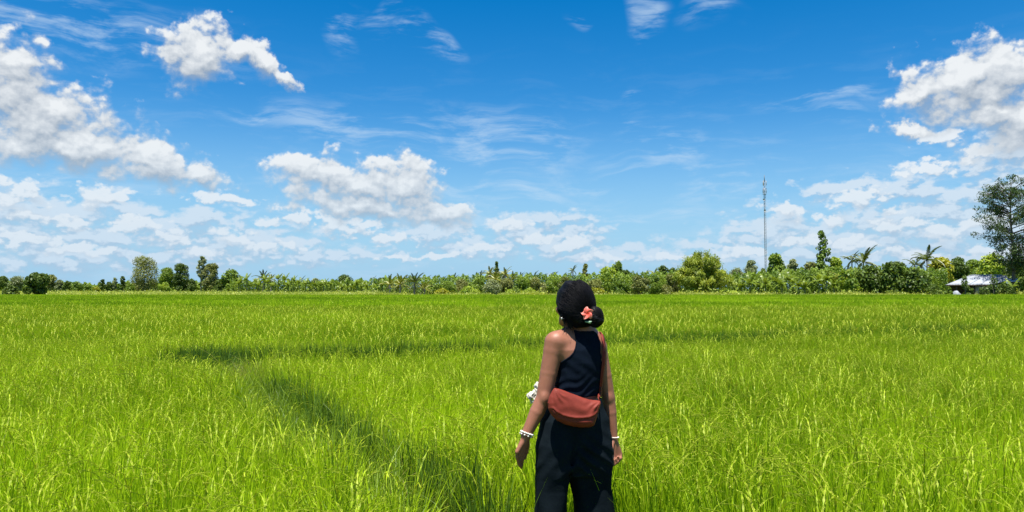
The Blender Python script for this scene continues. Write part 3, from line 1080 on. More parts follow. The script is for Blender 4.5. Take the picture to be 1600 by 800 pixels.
class Field:
    """Signed distance on a grid."""
    def __init__(self, lo, hi, h):
        self.lo = np.array(lo, float)
        self.h = h
        self.n = np.ceil((np.array(hi) - self.lo) / h).astype(int) + 1
        self.f = np.full(self.n, .2, np.float32)
        self.ax = [(self.lo[i] + h * np.arange(self.n[i])).astype(np.float32) for i in range(3)]

    def sub(self, lo, hi):
        a = np.clip(((np.array(lo) - self.lo) / self.h).astype(int), 0, self.n - 1)
        b = np.clip(((np.array(hi) - self.lo) / self.h).astype(int) + 2, 1, self.n)
        sl = tuple(slice(x, y) for x, y in zip(a, b))
        return sl, (self.ax[0][sl[0]][:, None, None], self.ax[1][sl[1]][None, :, None], self.ax[2][sl[2]][None, None, :])

    def put(self, fn, lo, hi, k=0.0, op='add', m=.05):
        sl, (X, Y, Z) = self.sub(np.array(lo) - m, np.array(hi) + m)
        d = fn(X, Y, Z).astype(np.float32)
        g = self.f[sl]
        if op == 'add':
            if k > 0:
                h = np.clip(.5 + .5 * (g - d) / k, 0, 1)
                self.f[sl] = g * (1 - h) + d * h - k * h * (1 - h)
            else:
                self.f[sl] = np.minimum(g, d)
        else:                          # cut away
            if k > 0:
                h = np.clip(.5 - .5 * (g + d) / k, 0, 1)
                self.f[sl] = g * (1 - h) - d * h + k * h * (1 - h)
            else:
                self.f[sl] = np.maximum(g, -d)

    def cone(self, a, b, ra, rb, k=0.0, op='add', flat=None):
        a, b = np.asarray(a, float), np.asarray(b, float)
        ba = b - a
        L2 = (ba * ba).sum() + 1e-12
        R = max(ra, rb)

        def fn(X, Y, Z):
            px, py, pz = X - a[0], Y - a[1], Z - a[2]
            t = np.clip((px * ba[0] + py * ba[1] + pz * ba[2]) / L2, 0, 1)
            return np.sqrt((px - t * ba[0]) ** 2 + (py - t * ba[1]) ** 2 + (pz - t * ba[2]) ** 2) - (ra + (rb - ra) * t)
        self.put(fn, np.minimum(a, b) - R, np.maximum(a, b) + R, k, op)

    def ell(self, c, axes, rad, k=0.0, op='add'):
        c = np.asarray(c, float)
        A = np.asarray(axes, float)
        rad = np.asarray(rad, float)

        def fn(X, Y, Z):
            q = [((X - c[0]) * A[i][0] + (Y - c[1]) * A[i][1] + (Z - c[2]) * A[i][2]) / rad[i] for i in range(3)]
            n = np.sqrt(q[0] ** 2 + q[1] ** 2 + q[2] ** 2)
            g = np.sqrt((q[0] / rad[0]) ** 2 + (q[1] / rad[1]) ** 2 + (q[2] / rad[2]) ** 2) + 1e-6
            return n * (n - 1) / g
        R = rad.max()
        self.put(fn, c - R, c + R, k, op)

    def loft(self, z, cx, cy, a, b, yaw, k=0.0, op='add', power=2.0, disp=None):
        """Stack of (super)elliptic sections; every argument is a table over z."""
        z = np.asarray(z, float)
        o = np.argsort(z)
        z, cx, cy, a, b, yaw = [np.broadcast_to(np.asarray(q, float), z.shape)[o] for q in (z, cx, cy, a, b, yaw)]

        def fn(X, Y, Z):
            zz = Z.ravel()
            i = lambda t: np.interp(zz, z, t).astype(np.float32)[None, None, :]
            CX, CY, A, B, W = i(cx), i(cy), i(a), i(b), i(yaw)
            c, s = np.cos(W), np.sin(W)
            dx, dy = X - CX, Y - CY
            u, v = dx * c + dy * s, -dx * s + dy * c
            n = ((np.abs(u) / A) ** power + (np.abs(v) / B) ** power + 1e-9) ** (1 / power)
            g = np.sqrt((u / A ** 2) ** 2 + (v / B ** 2) ** 2) / np.maximum(np.sqrt((u / A) ** 2 + (v / B) ** 2), 1e-4)
            d = (n - 1) / np.maximum(g, 1e-3)
            d = np.maximum(d, -np.minimum(A, B))
            if disp is not None:
                d = d + disp(X, Y, Z)
            dz = np.maximum(z[0] - Z, Z - z[-1])
            return np.where(dz > 0, np.sqrt(np.maximum(d, 0) ** 2 + dz ** 2), np.maximum(d, dz))
        R = max(a.max(), b.max())
        self.put(fn, (cx.min() - R, cy.min() - R, z[0]), (cx.max() + R, cy.max() + R, z[-1]), k, op)

    def sample(self, p):
        """Trilinear value at points."""
        g = (np.asarray(p, float) - self.lo) / self.h
        g = np.clip(g, 0, np.array(self.n) - 1.001)
        i = g.astype(int)
        w = g - i
        out = 0
        for a in (0, 1):
            for b in (0, 1):
                for c in (0, 1):
                    out = out + self.f[i[..., 0] + a, i[..., 1] + b, i[..., 2] + c] * \
                        (w[..., 0] if a else 1 - w[..., 0]) * (w[..., 1] if b else 1 - w[..., 1]) * (w[..., 2] if c else 1 - w[..., 2])
        return out

    def grad(self, p, e=.004):
        p = np.asarray(p, float)
        g = np.stack([self.sample(p + np.eye(3)[i] * e) - self.sample(p - np.eye(3)[i] * e) for i in range(3)], -1)
        return g / (np.linalg.norm(g, axis=-1, keepdims=True) + 1e-9)

    def stick(self, p, d, it=6):
        """Move points to distance d from the surface."""
        p = np.array(p, float)
        for _ in range(it):
            p = p - self.grad(p) * (self.sample(p) - d)[..., None]
        return p

    def hit(self, px, py, d0=3.5, d1=4.3):
        t = np.linspace(d0, d1, 400)
        r = ray(px, py)
        pts = np.array([0, 0, EYE]) + (r / r[1])[None] * t[:, None]
        s = self.sample(pts)
        i = np.argmax(s < 0)
        return pts[i] if s[i] < 0 else None

    def build(self, name, mat, parent, origin, smooth=True, post=None, smoothing=2):
        v, q = surface_net(self.f, self.lo, self.h)
        e = np.concatenate([q[:, [0, 1]], q[:, [1, 2]], q[:, [2, 3]], q[:, [3, 0]]])
        deg = np.bincount(e.ravel(), minlength=len(v))[:, None]
        for lam in (.55, -.57) * smoothing:                # even out the grid without shrinking the form
            acc = np.zeros_like(v)
            for k in range(3):
                acc[:, k] = np.bincount(e[:, 0], v[e[:, 1], k], len(v)) + np.bincount(e[:, 1], v[e[:, 0], k], len(v))
            v = v + lam * (acc / deg - v)
        if post is not None:
            v = post(v)
        mb = MB()
        mb.add(v - origin, q)
        return mb.build(name, mat, parent, smooth)


WD = 4.0                              # metres from the camera to the walker
PXM = WD / F                          # metres per photograph pixel there
rot2 = lambda deg: (np.array([math.cos(math.radians(deg)), math.sin(math.radians(deg)), 0]),
                    np.array([-math.sin(math.radians(deg)), math.cos(math.radians(deg)), 0]), np.array([0, 0, 1.0]))
TR, TF, UP = rot2(25)                 # torso: her right, her front
HR, HF, _u = rot2(36)                 # head

SKIN = solid_mat('skin', (0.262, 0.104, 0.060, 1), (0.295, 0.120, 0.071, 1), 26, .5, .05, .4, sss=.05)
HAIR = solid_mat('black_hair', (0.002, 0.002, 0.003, 1), (0.006, 0.0055, 0.007, 1), 60, .55, .1, .14, stretch=(1, 1, .2))
TOP = solid_mat('ribbed_navy_cotton', (0.0028, 0.0060, 0.0125, 1), (0.0045, 0.0085, 0.017, 1), 30, .9, .12, .06)
TROUSER = solid_mat('black_linen', (0.0035, 0.0068, 0.0098, 1), (0.0065, 0.0112, 0.0152, 1), 9, .88, .25, .08)
BAGM = solid_mat('rust_nylon', (0.165, 0.024, 0.0145, 1), (0.205, 0.033, 0.020, 1), 16, .6, .15, .22)


def make_walker():
    o3 = np.array([P(899, 893, WD)[0], WD, 0.0])
    root = empty('person', tuple(o3), 0, 'woman seen from behind in black crop top and wide trousers, standing in the rice field', 'person')
    h = .0042
    B = Field((o3[0] - .40, 3.66, .50), (o3[0] + .34, 4.36, 1.62), h)
    z_of = lambda py, d=WD: P(900, py, d)[2]
    x_of = lambda px, d=WD: P(px, 500, d)[0]

    # ---- torso: sections measured off the outline, turned 25 degrees to her left
    T = [(511, 910, 17, .062), (520, 909, 27, .070), (530, 908, 36, .080), (545, 907, 38, .090), (565, 907.5, 35.5, .096), (590, 905, 34.5, .092), (606, 902.5, 33.5, .088),
         (618, 901.5, 34.0, .088), (636, 900, 38, .095), (660, 898, 43, .105), (690, 897, 45, .105), (720, 897, 42, .09)]
    tz = [z_of(t[0]) for t in T]
    tcx = [x_of(t[1]) for t in T]
    tb = np.array([t[3] for t in T])
    hw = np.array([t[2] for t in T]) * PXM
    ta = np.sqrt(np.maximum(hw ** 2 - (tb * math.sin(math.radians(25))) ** 2, 1e-4)) / math.cos(math.radians(25))
    tcy = [WD + .02, WD + .015, WD + .01, WD, WD, WD, WD, WD, WD - .005, WD - .01, WD - .01, WD]
    spine = lambda u, v: -.010 * np.exp(-(u / .012) ** 2)

    B.loft(tz, tcx, tcy, ta, tb, math.radians(25), 0, power=2.3)
    # furrow of the spine, shoulder blades
    nb = B.hit(915, 560)
    B.cone(B.hit(913, 530) - np.array([0, .012, 0]), B.hit(909, 612) - np.array([0, .012, 0]), .014, .014, .03, 'cut')
    B.ell(P(886, 548, WD - .055), (TR, TF, UP), (.05, .03, .07), .035)
    B.ell(P(931, 552, WD + .0), (TR, TF, UP), (.045, .03, .065), .035)
    # chest
    for s in (-1, 1):
        c = np.array([x_of(907), WD, z_of(560)]) + TR * .062 * s + TF * .085
        B.ell(c, (TR, TF, UP), (.056, .05, .06), .03)
    # neck and shoulders
    neck_lo, neck_hi = P(910, 521, WD + .02), P(904, 488, WD + .01)
    B.cone(neck_lo, neck_hi, .054, .050, .03)
    SL, SR = P(867, 535, WD - .055), P(934, 543, WD + .075)
    B.cone(P(900, 513, WD + .005), SL + np.array([.02, 0, .012]), .038, .042, .035)
    B.cone(P(917, 517, WD + .03), SR + np.array([-.012, 0, .010]), .036, .036, .035)
    # arms
    EL, WL = P(849.5, 622, WD - .075), P(822, 680, WD - .10)
    ER, WR = P(950.5, 622, WD + .085), P(958.5, 682, WD + .07)
    ML = SL * .45 + EL * .55
    S2 = SL * .72 + ML * .28
    B.cone(SL, S2, .0560, .0520, .03)
    B.cone(S2, ML, .0520, .0465, .005)
    B.cone(ML, EL, .0465, .0405, .003)
    B.cone(EL, EL * .62 + WL * .38, .0405, .0395, .003)
    B.cone(EL * .62 + WL * .38, WL, .0395, .0275, .003)
    B.ell(EL + np.array([.004, -.030, .004]), (TR, TF, UP), (.020, .016, .026), .02)     # point of the elbow
    MR = SR * .45 + ER * .55
    S3 = SR * .72 + MR * .28
    B.cone(SR, S3, .050, .0470, .03)
    B.cone(S3, MR, .0470, .0435, .005)
    B.cone(MR, ER, .0435, .0370, .003)
    B.cone(ER, ER * .62 + WR * .38, .0370, .0345, .003)
    B.cone(ER * .62 + WR * .38, WR, .0345, .0225, .003)
    B.ell(ER + np.array([.0, -.027, .004]), (TR, TF, UP), (.018, .015, .024), .02)

    # ---- hands. Palm as a flattened lofted block of cones, five jointed fingers
    def finger(pts, r0, r1, k=.004):
        n = len(pts) - 1
        for i in range(n):
            ra, rb = r0 + (r1 - r0) * i / n, r0 + (r1 - r0) * (i + 1) / n
            B.cone(pts[i], pts[i + 1], ra, rb, k)

    # left hand: back of the hand towards the camera's left, fingers loosely curled
    w = WL
    kn = [P(808.0, 706, WD - .125), P(811.5, 708, WD - .105), P(815.5, 708, WD - .09), P(819, 706, WD - .075)]   # little..index knuckles are spread in depth too
    for q in kn:
        B.cone(w + (q - w) * .12, q, .0165, .0115, .010)
    tips = [[P(807.5, 714, WD - .118), P(810, 720.5, WD - .10)],
            [P(809.0, 718, WD - .10), P(811, 725.5, WD - .085), P(813.5, 727.5, WD - .075)],
            [P(812.5, 719, WD - .085), P(812.5, 727, WD - .072), P(814.5, 730.5, WD - .062)],
            [P(817, 717, WD - .07), P(815.0, 724, WD - .055), P(815.5, 728, WD - .047)]]
    for q, t_, r0 in zip(kn, tips, (.0088, .0096, .0098, .0096)):
        finger([q] + t_, r0, r0 * .8)
    finger([w + np.array([.008, .012, -.02]), P(824.5, 696, WD - .06), P(822.8, 706, WD - .05), P(819.5, 716, WD - .045)], .0115, .0085, .008)
    # right hand: palm half towards us, fingers curled up into it
    w = WR
    kn = [P(969.5, 709, WD + .085), P(966.5, 711.5, WD + .075), P(962, 713, WD + .065), P(958.5, 712, WD + .055)]
    for q in kn:
        B.cone(w + (q - w) * .12, q, .0150, .0110, .010)
    tips = [[P(970, 716, WD + .065), P(967.0, 717.5, WD + .045), P(965.5, 713.5, WD + .040)],
            [P(967.5, 719.5, WD + .055), P(963.5, 722, WD + .035), P(962, 717, WD + .03)],
            [P(963.5, 722.5, WD + .045), P(959.5, 725.5, WD + .025), P(958.5, 720, WD + .022)],
            [P(959, 722, WD + .035), P(956.5, 727, WD + .018)]]
    for q, t_, r0 in zip(kn, tips, (.0085, .0092, .0095, .0092)):
        finger([q] + t_, r0, r0 * .82)
    finger([w + np.array([-.004, -.012, -.02]), P(955.5, 699, WD + .035), P(955.2, 708, WD + .02), P(957, 716, WD + .012)], .0115, .0085, .008)

    # ---- head, turned 50 degrees to her left
    HC = P(895.5, 474, WD)
    ax = (HR, HF, UP)
    hp = lambda r, f, u: HC + HR * r + HF * f + UP * u
    B.ell(hp(0, -.012, .012), ax, (.073, .090, .098), .01)
    B.ell(hp(0, .030, -.045), ax, (.056, .060, .075), .03)        # face and jaw
    B.cone(hp(0, .070, -.105), hp(0, .062, -.095), .022, .024, .03)   # chin
    for s in (-1, 1):
        B.cone(hp(.050 * s, .0, -.075), hp(.022 * s, .064, -.102), .018, .016, .025)   # jaw line
        B.ell(hp(.036 * s, .072, -.035), ax, (.022, .018, .02), .02)     # cheek
        B.ell(hp(.031 * s, .0915, -.002), ax, (.017, .012, .010), .006, 'cut')   # eye socket
        B.ell(hp(.031 * s, .080, -.002), ax, (.012, .012, .011), .002)   # eyeball lid
        e = hp(.074 * s, -.008, -.018)
        B.ell(e, (HR * .85 - HF * .5 * s, HF * .85 + HR * .5 * s, UP), (.008, .019, .031), .006)   # ear
        B.ell(e + HR * .008 * s, ax, (.006, .009, .016), .004, 'cut')
    B.cone(hp(0, .088, .006), hp(0, .105, -.035), .008, .011, .012)  # nose
    B.ell(hp(0, .096, -.040), ax, (.017, .010, .009), .008)
    B.ell(hp(0, .088, -.066), ax, (.023, .010, .006), .004)          # lips
    B.ell(hp(0, .087, -.076), ax, (.020, .010, .007), .003)
    body = B.build('body', SKIN, root, o3, smoothing=8)

    # ---- racer-back crop top: the torso grown a few millimetres, trimmed along the seams seen
    W = Field((o3[0] - .26, 3.78, .88), (o3[0] + .24, 4.24, 1.42), h)
    W.loft(tz, tcx, tcy, ta, tb, math.radians(25), 0, power=2.3)
    W.ell(P(886, 548, WD - .055), (TR, TF, UP), (.05, .03, .07), .035)
    W.ell(P(931, 552, WD + .0), (TR, TF, UP), (.045, .03, .065), .035)
    for s in (-1, 1):
        c = np.array([x_of(907), WD, z_of(560)]) + TR * .062 * s + TF * .085
        W.ell(c, (TR, TF, UP), (.056, .05, .06), .03)
    W.cone(neck_lo, neck_hi, .054, .050, .03)
    W.cone(P(900, 513, WD + .005), SL + np.array([.02, 0, .012]), .038, .042, .035)
    W.cone(P(917, 517, WD + .03), SR + np.array([-.012, 0, .010]), .036, .036, .035)
    ctr = np.array([x_of(907), WD])
    lat = lambda p: (p[0] - ctr[0]) * TR[0] + (p[1] - ctr[1]) * TR[1]

    def seam(pts):
        z, u = [], []
        for px, py in pts:
            q = W.hit(px, py)
            if q is not None:
                z.append(q[2]); u.append(lat(q))
        k = np.argsort(z)
        return np.array(z)[k], np.array(u)[k]
    lz, lu = seam([(897.5, 516.5), (899.5, 526), (900.5, 536), (899, 545), (896, 551.5), (891, 557), (884, 562), (877.5, 566)])
    rz, ru = seam([(925.5, 518), (930, 521), (933, 526), (935, 533), (936, 542), (936, 551), (938, 560), (940.5, 568)])
    grow = .006

    def cut(X, Y, Z):
        u = (X - ctr[0]) * TR[0] + (Y - ctr[1]) * TR[1]
        v = (X - ctr[0]) * TF[0] + (Y - ctr[1]) * TF[1]
        zz = Z.ravel()
        zarm = lz[0]
        # armholes: as measured behind, a little wider cut in front
        front = np.clip((v + .01) / .05, 0, 1)
        L = np.interp(zz, lz, lu)[None, None, :]
        R = np.interp(zz, rz, ru)[None, None, :]
        L = np.where(zz[None, None, :] < zarm, -1.0, L)
        R = np.where(zz[None, None, :] < rz[0], 1.0, R)
        d = np.maximum(L - u, u - R)
        hem = z_of(617.0) + .02 * u
        neck = z_of(516.5) + (z_of(527) - z_of(514)) * front * 1.6
        return np.maximum(np.maximum(d, hem - Z), Z - neck)
    X, Y, Z = W.ax[0][:, None, None], W.ax[1][None, :, None], W.ax[2][None, None, :]
    solid = W.f.copy()
    reg = cut(X, Y, Z)
    wr = .0028 * np.sin((Z - .5 * X) * 130 + 2 * np.sin(X * 40)) * np.exp(-((Z - z_of(602)) / .05) ** 2) + .0015 * np.sin((Z + .8 * X) * 90) * np.exp(-((Z - z_of(570)) / .05) ** 2)      # gathers above the hem
    W.f = np.maximum(solid - grow + wr, reg).astype(np.float32)
    W.f = np.maximum(W.f, -(solid + .006)).astype(np.float32)        # a shell, not a block
    W.build('crop_top', TOP, root, o3)
    # bound edges of the top
    mb = MB()
    for pts in ([(897.5, 516.5), (899.5, 526), (900.5, 536), (899, 545), (896, 551.5), (891, 557), (884, 562), (877.5, 566)],
                [(925.5, 518), (930, 521), (933, 526), (935, 533), (936, 542), (936, 551), (938, 560)],
                [(897.8, 517.5), (904, 519.4), (911, 520.2), (918, 520.0), (925.5, 518.5)]):
        q = np.array([W2 for W2 in (B.hit(*p_) for p_ in pts) if W2 is not None])
        t = np.linspace(0, 1, 30)
        q = np.stack([np.interp(t, np.linspace(0, 1, len(q)), q[:, i]) for i in range(3)], 1)
        q = B.stick(q, .0045)
        mb.tube(q - o3, .0042, 6)
    mb.build('edge_binding', TOP, root, True)

    # ---- wide trousers
    H = Field((o3[0] - .29, 3.66, -.02), (o3[0] + .33, 4.30, 1.0), .0052)
    def folds(seed, amp):
        r = np.random.default_rng(seed)
        ws = [(r.uniform(30, 75), r.uniform(-6, 6), r.uniform(0, 6.3), r.uniform(.4, 1)) for _ in range(5)]
        def fn(X, Y, Z):
            o = 0
            a = np.arctan2(Y - WD, X - o3[0] - (.10 if seed == 2 else -.10))
            for (kx, kz, ph, am) in ws:
                o = o + am * np.sin(a * kx / 9.0 + Z * kz * 2.2 + ph + 1.5 * np.sin(Z * 9 + ph))
            return o * amp / 3 * np.clip((z_of(704) - Z) / .10, 0, 1)
        return fn
    def drape(X, Y, Z):
        """Diagonal creases from the seat down across the right thigh, and small ones below the bag."""
        zz = Z - z_of(712)
        s = (X - o3[0])
        c = np.sin((zz + .55 * s + 1.8 * s * s) * 88 + 1.2 * np.sin(s * 22)) * np.exp(-(zz / .11) ** 2) * np.clip((s + .01) / .05, 0, 1)
        c2 = np.sin((zz * .9 - .9 * s) * 70 + 2 * np.sin(s * 17)) * np.exp(-((zz + .06) / .12) ** 2) * np.clip((-s + .05) / .08, 0, 1)
        return .010 * c + .006 * c2
    hipT = [(622, 902, 37, .100), (636, 899, 43, .112), (654, 897.5, 52.5, .122), (675, 896.5, 55.5, .128), (695, 896, 57, .128), (715, 896.5, 57.5, .120), (738, 896.5, 56, .105)]
    yaw = math.radians(14)
    bb = np.array([t[3] for t in hipT])
    hw = np.array([t[2] for t in hipT]) * PXM
    aa = np.sqrt(hw ** 2 - (bb * math.sin(yaw)) ** 2) / math.cos(yaw)
    H.loft([z_of(t[0]) for t in hipT], [x_of(t[1]) for t in hipT], [WD - .008] * len(hipT), aa, bb, yaw, 0, power=2.35, disp=drape)
    legL = [(648, 874, 20, .075, 3.995), (670, 873, 27, .098, 3.985), (690, 871.5, 33, .115, 3.975), (712, 868, 30, .112, 3.972), (730, 865, 28, .108, 3.97), (745, 862.8, 26.2, .104, 3.97), (760, 860.8, 24.8, .100, 3.97), (800, 859, 24, .098, 3.968), (850, 858.5, 24.5, .098, 3.965),
            (888, 858, 26.5, .102, 3.965)]
    legR = [(648, 920, 20, .075, 4.0), (670, 922, 26, .098, 4.005), (690, 924, 30.5, .115, 4.01), (712, 924, 31, .112, 4.015), (730, 923, 32, .108, 4.02), (745, 922.5, 32.3, .104, 4.025), (760, 922.5, 31.8, .100, 4.03), (785, 926, 30.5, .098, 4.03), (800, 928, 30.5, .098, 4.03),
            (850, 931, 32, .100, 4.03), (888, 933, 34, .104, 4.03)]
    for leg, sd in ((legL, 1), (legR, 2)):
        H.loft([z_of(t[0]) for t in leg], [x_of(t[1]) for t in leg], [t[4] for t in leg], [t[2] * PXM for t in leg], [t[3] for t in leg], math.radians(8), .022, power=2.3, disp=folds(sd, .0065))
    # seat seam and the soft hollow of the waist
    H.cone(P(903, 690, 3.855), P(889, 742, 3.90), .006, .008, .03, 'cut')
    H.build('trousers', TROUSER, root, o3)
    # side seams and waistband
    mb = MB()
    ang = np.linspace(0, 2 * PI, 49)
    a0, b0 = aa[0] - .001, bb[0] - .001
    c, s = math.cos(yaw), math.sin(yaw)
    ring = np.stack([x_of(902) + c * a0 * np.cos(ang) - s * b0 * np.sin(ang), WD - .008 + s * a0 * np.cos(ang) + c * b0 * np.sin(ang), np.full(49, z_of(624))], 1)
    for dz in (0, -.018):
        mb.tube(ring - o3 + np.array([0, 0, dz]), .006, 6, caps=False)
    mb.build('waistband', TROUSER, root, True)
    # feet in plain dark sandals, down in the grass
    for nm_x, cy in ((858, 3.965), (932, 4.03)):
        f = Field((x_of(nm_x) - .07, cy - .12, -.01), (x_of(nm_x) + .07, cy + .20, .14), .006)
        f.cone((x_of(nm_x), cy - .03, .045), (x_of(nm_x) - .02, cy + .13, .03), .036, .026, .02)
        f.cone((x_of(nm_x), cy - .02, .06), (x_of(nm_x), cy - .01, .13), .03, .034, .02)
        f.build('sandal', TROUSER, root, o3)

    # ---- hair: swept back into a low bun
    A = Field((o3[0] - .17, 3.74, 1.22), (o3[0] + .22, 4.22, 1.62), .0036)
    hc = hp(0, -.014, .010)
    A.ell(hc, ax, (.090, .112, .117), 0)
    A.ell(hp(0, -.058, -.035), ax, (.080, .062, .085), .04)
    A.cone(hp(-.075, -.01, -.03), hp(-.025, -.095, -.085), .022, .026, .03)
    A.cone(hp(.075, -.01, -.03), hp(.025, -.095, -.085), .022, .026, .03)
    # open face
    A.ell(hp(0, .140, -.045), ax, (.072, .072, .085), .012, 'cut')
    A.ell(hp(0, .062, -.122), ax, (.085, .070, .058), .010, 'cut')
    BC = P(930.5, 495.5, 3.90)
    A.ell(BC, (HR * .9 + HF * .43, HF * .9 - HR * .43, UP), (.042, .040, .054), .012)
    A.cone(hp(0, -.095, -.055), BC, .030, .034, .014)
    # loose strands at the nape
    r = np.random.default_rng(2)
    for (a, b, c_) in (((881, 499), (883, 507), (881, 514)), ((887, 502), (889, 510), (894, 516)), ((884, 500), (888, 509), (891, 514)), ((892, 503), (893, 510), (898, 515)), ((899, 503), (900, 509), (897, 513)), ((878, 492), (880, 502), (884, 511))):
        d = 3.925 + r.uniform(-.01, .015)
        A.cone(P(*a, d), P(*b, d), .0075, .0055, .006)
        A.cone(P(*b, d), P(*c_, d + .005), .0055, .0020, .003)

    def comb(v):
        """Strand grooves running back towards the bun, and round it."""
        bd = v - BC
        near_b = np.linalg.norm(bd, axis=1) < .066
        axis = BC - hc
        axis = axis / np.linalg.norm(axis)
        e1 = np.cross(axis, UP); e1 /= np.linalg.norm(e1)
        e2 = np.cross(axis, e1)
        q = v - hc
        th = np.arctan2(q @ e2, q @ e1)
        fr = lambda t: .5 * np.sin(t * 61 + 4 * np.sin(t * 5)) + .4 * np.sin(t * 113 + 1.3 + 3 * np.sin(t * 9)) + .9 * np.sin(t * 13 + .7)
        th2 = np.arctan2(bd @ UP, bd @ HR) + 14 * (bd @ HF)
        g = np.where(near_b, fr(th2 * .55), fr(th))
        n = A.grad(v, .006)
        big = .0035 * np.sin(q[:, 0] * 52 + 1) * np.sin(q[:, 2] * 47) + .0022 * np.sin(q[:, 2] * 95 + 40 * q[:, 0])
        return v + n * (g * .0011 + np.where(near_b, 1.3, 1) * big)[:, None]
    A.build('hair', HAIR, root, o3, post=comb)
    # fine separate strands over the head and at the neck
    mb = MB()
    axis = (BC - hc) / np.linalg.norm(BC - hc)
    e1 = np.cross(axis, UP); e1 /= np.linalg.norm(e1)
    e2 = np.cross(axis, e1)
    N = 2600
    th = r.uniform(0, 2 * PI, N)
    lock = .10 * np.sin(th * 9 + 1) + .07 * np.sin(th * 23)
    rad = e1 * np.cos(th)[:, None] + e2 * np.sin(th)[:, None]
    p0_, p1_ = r.uniform(.7, 2.0, N), r.uniform(.2, .6, N)
    K_ = 8
    ph = p0_[:, None] + (p1_ - p0_)[:, None] * np.linspace(0, 1, K_)
    wob = (r.normal(size=N) * .05)[:, None] * np.sin(np.linspace(0, PI, K_))[None] + lock[:, None] * .3 * np.sin(np.linspace(0, PI, K_))[None]
    radv = rad[:, None] * np.cos(wob)[..., None] + np.cross(np.broadcast_to(axis, rad.shape), rad)[:, None] * np.sin(wob)[..., None]
    pts = hc + .108 * (np.cos(ph)[..., None] * axis + np.sin(ph)[..., None] * radv)
    for _ in range(7):
        pts = pts - A.grad(pts, .006) * (A.sample(pts) - (r.uniform(-.0002, .0022, N) * 0 + np.linspace(.0004, .0062, N))[:, None])[..., None]
    face = ((pts - HC) @ HF > .052) & ((pts - HC) @ UP < .035)
    ok = (np.abs(A.sample(pts)).max(1) < .012) & ~face.any(1)
    for q in pts[ok]:
        mb.tube(q - o3, np.linspace(.0011, .0007, K_), 3, caps=False, tint=r.uniform(0, 1))
    # coils of the bun
    for i in range(620):
        nx = HR * .9 + HF * .43 + r.normal(size=3) * .28
        nx /= np.linalg.norm(nx)
        ua = np.cross(nx, UP); ua /= np.linalg.norm(ua)
        ub = np.cross(nx, ua)
        a0 = r.uniform(0, 2 * PI)
        aa_ = np.linspace(a0, a0 + r.uniform(1.2, 2.8), 9)
        q = BC + nx * r.normal() * .022 + .046 * (np.cos(aa_)[:, None] * ua + np.sin(aa_)[:, None] * ub)
        q = A.stick(q, r.uniform(-.0004, .0028), 5)
        if (np.abs(A.sample(q)) > .012).any() or (np.linalg.norm(q - BC, axis=1) > .075).any():
            continue
        mb.tube(q - o3, np.linspace(.0011, .0007, 9), 3, caps=False, tint=r.uniform(0, 1))
    for i in range(230):               # flyaways
        a0 = r.uniform(0, 2 * PI)
        p0 = hc + HR * .09 * math.cos(a0) + UP * .112 * math.sin(a0) + HF * r.normal() * .03
        if math.sin(a0) < -.3:
            p0 = P(r.uniform(880, 902), r.uniform(500, 506), 3.92)
            d = np.array([r.normal() * .3, r.normal() * .2, -1.0])
        else:
            d = (p0 - hc) / np.linalg.norm(p0 - hc) * .35 + axis * .8 + r.normal(size=3) * .3
        L = r.uniform(.02, .06)
        t = np.linspace(0, 1, 6)[:, None]
        mb.tube(p0 + d * L * t + r.normal(size=3) * .012 * t ** 2 - o3, np.linspace(.0006, .0003, 6), 3, caps=False)
    so_ = mb.build('loose_strands', HAIR, root, True)
    so_['kind'] = 'stuff'

    # ---- things she wears or carries
    SILVER = solid_mat('pearl', (.8, .78, .72, 1), None, 5, .25, 0, .6)
    mb = MB()
    ec = P(877.8, 497, 3.925)
    for k in range(2):
        ph = np.linspace(0, PI, 6)
        rr = .0042 - k * .0016
        v = [(rr * math.sin(p_) * math.cos(a_), rr * math.sin(p_) * math.sin(a_), rr * math.cos(p_) - k * .006) for p_ in ph for a_ in np.arange(8) * PI / 4]
        mb.add(v, [(i * 8 + j, i * 8 + (j + 1) % 8, (i + 1) * 8 + (j + 1) % 8, (i + 1) * 8 + j) for i in range(5) for j in range(8)])
    e = mb.build('earring', SILVER, None, True)
    e.location = ec
    tag(e, 'small white stud earring in the woman\'s left ear', 'earring')

    # flower
    PET = mat_new('frangipani_petal')
    m, t, out = PET
    tc = t.n('ShaderNodeAttribute', attribute_name='tint')
    p = t.n('ShaderNodeBsdfPrincipled')
    t.put(p.inputs['Base Color'], t.mix(t.ramp(tc.outputs['Fac'], .02, .45), (.70, .05, .015, 1), t.mix(t.ramp(tc.outputs['Fac'], .55, 1), (.80, .15, .11, 1), (.88, .34, .27, 1))))
    p.inputs['Roughness'].default_value = .5
    p.inputs['Subsurface Weight'].default_value = .15
    p.inputs['Subsurface Radius'].default_value = (.004, .002, .002)
    t.put(out.inputs[0], p.outputs[0])
    fc = B_hit = A.hit(917.8, 490.0, 3.7, 4.2)
    n = A.grad(fc[None], .02)[0]
    n = n * .7 + np.array([.0, -.7, .05]); n /= np.linalg.norm(n)
    fl = empty('flower', tuple(fc + n * .010), 0, 'coral pink five-petalled frangipani pinned beside the woman\'s black bun', 'flower')
    fx = np.cross(UP, n); fx /= np.linalg.norm(fx)
    fy = np.cross(n, fx)
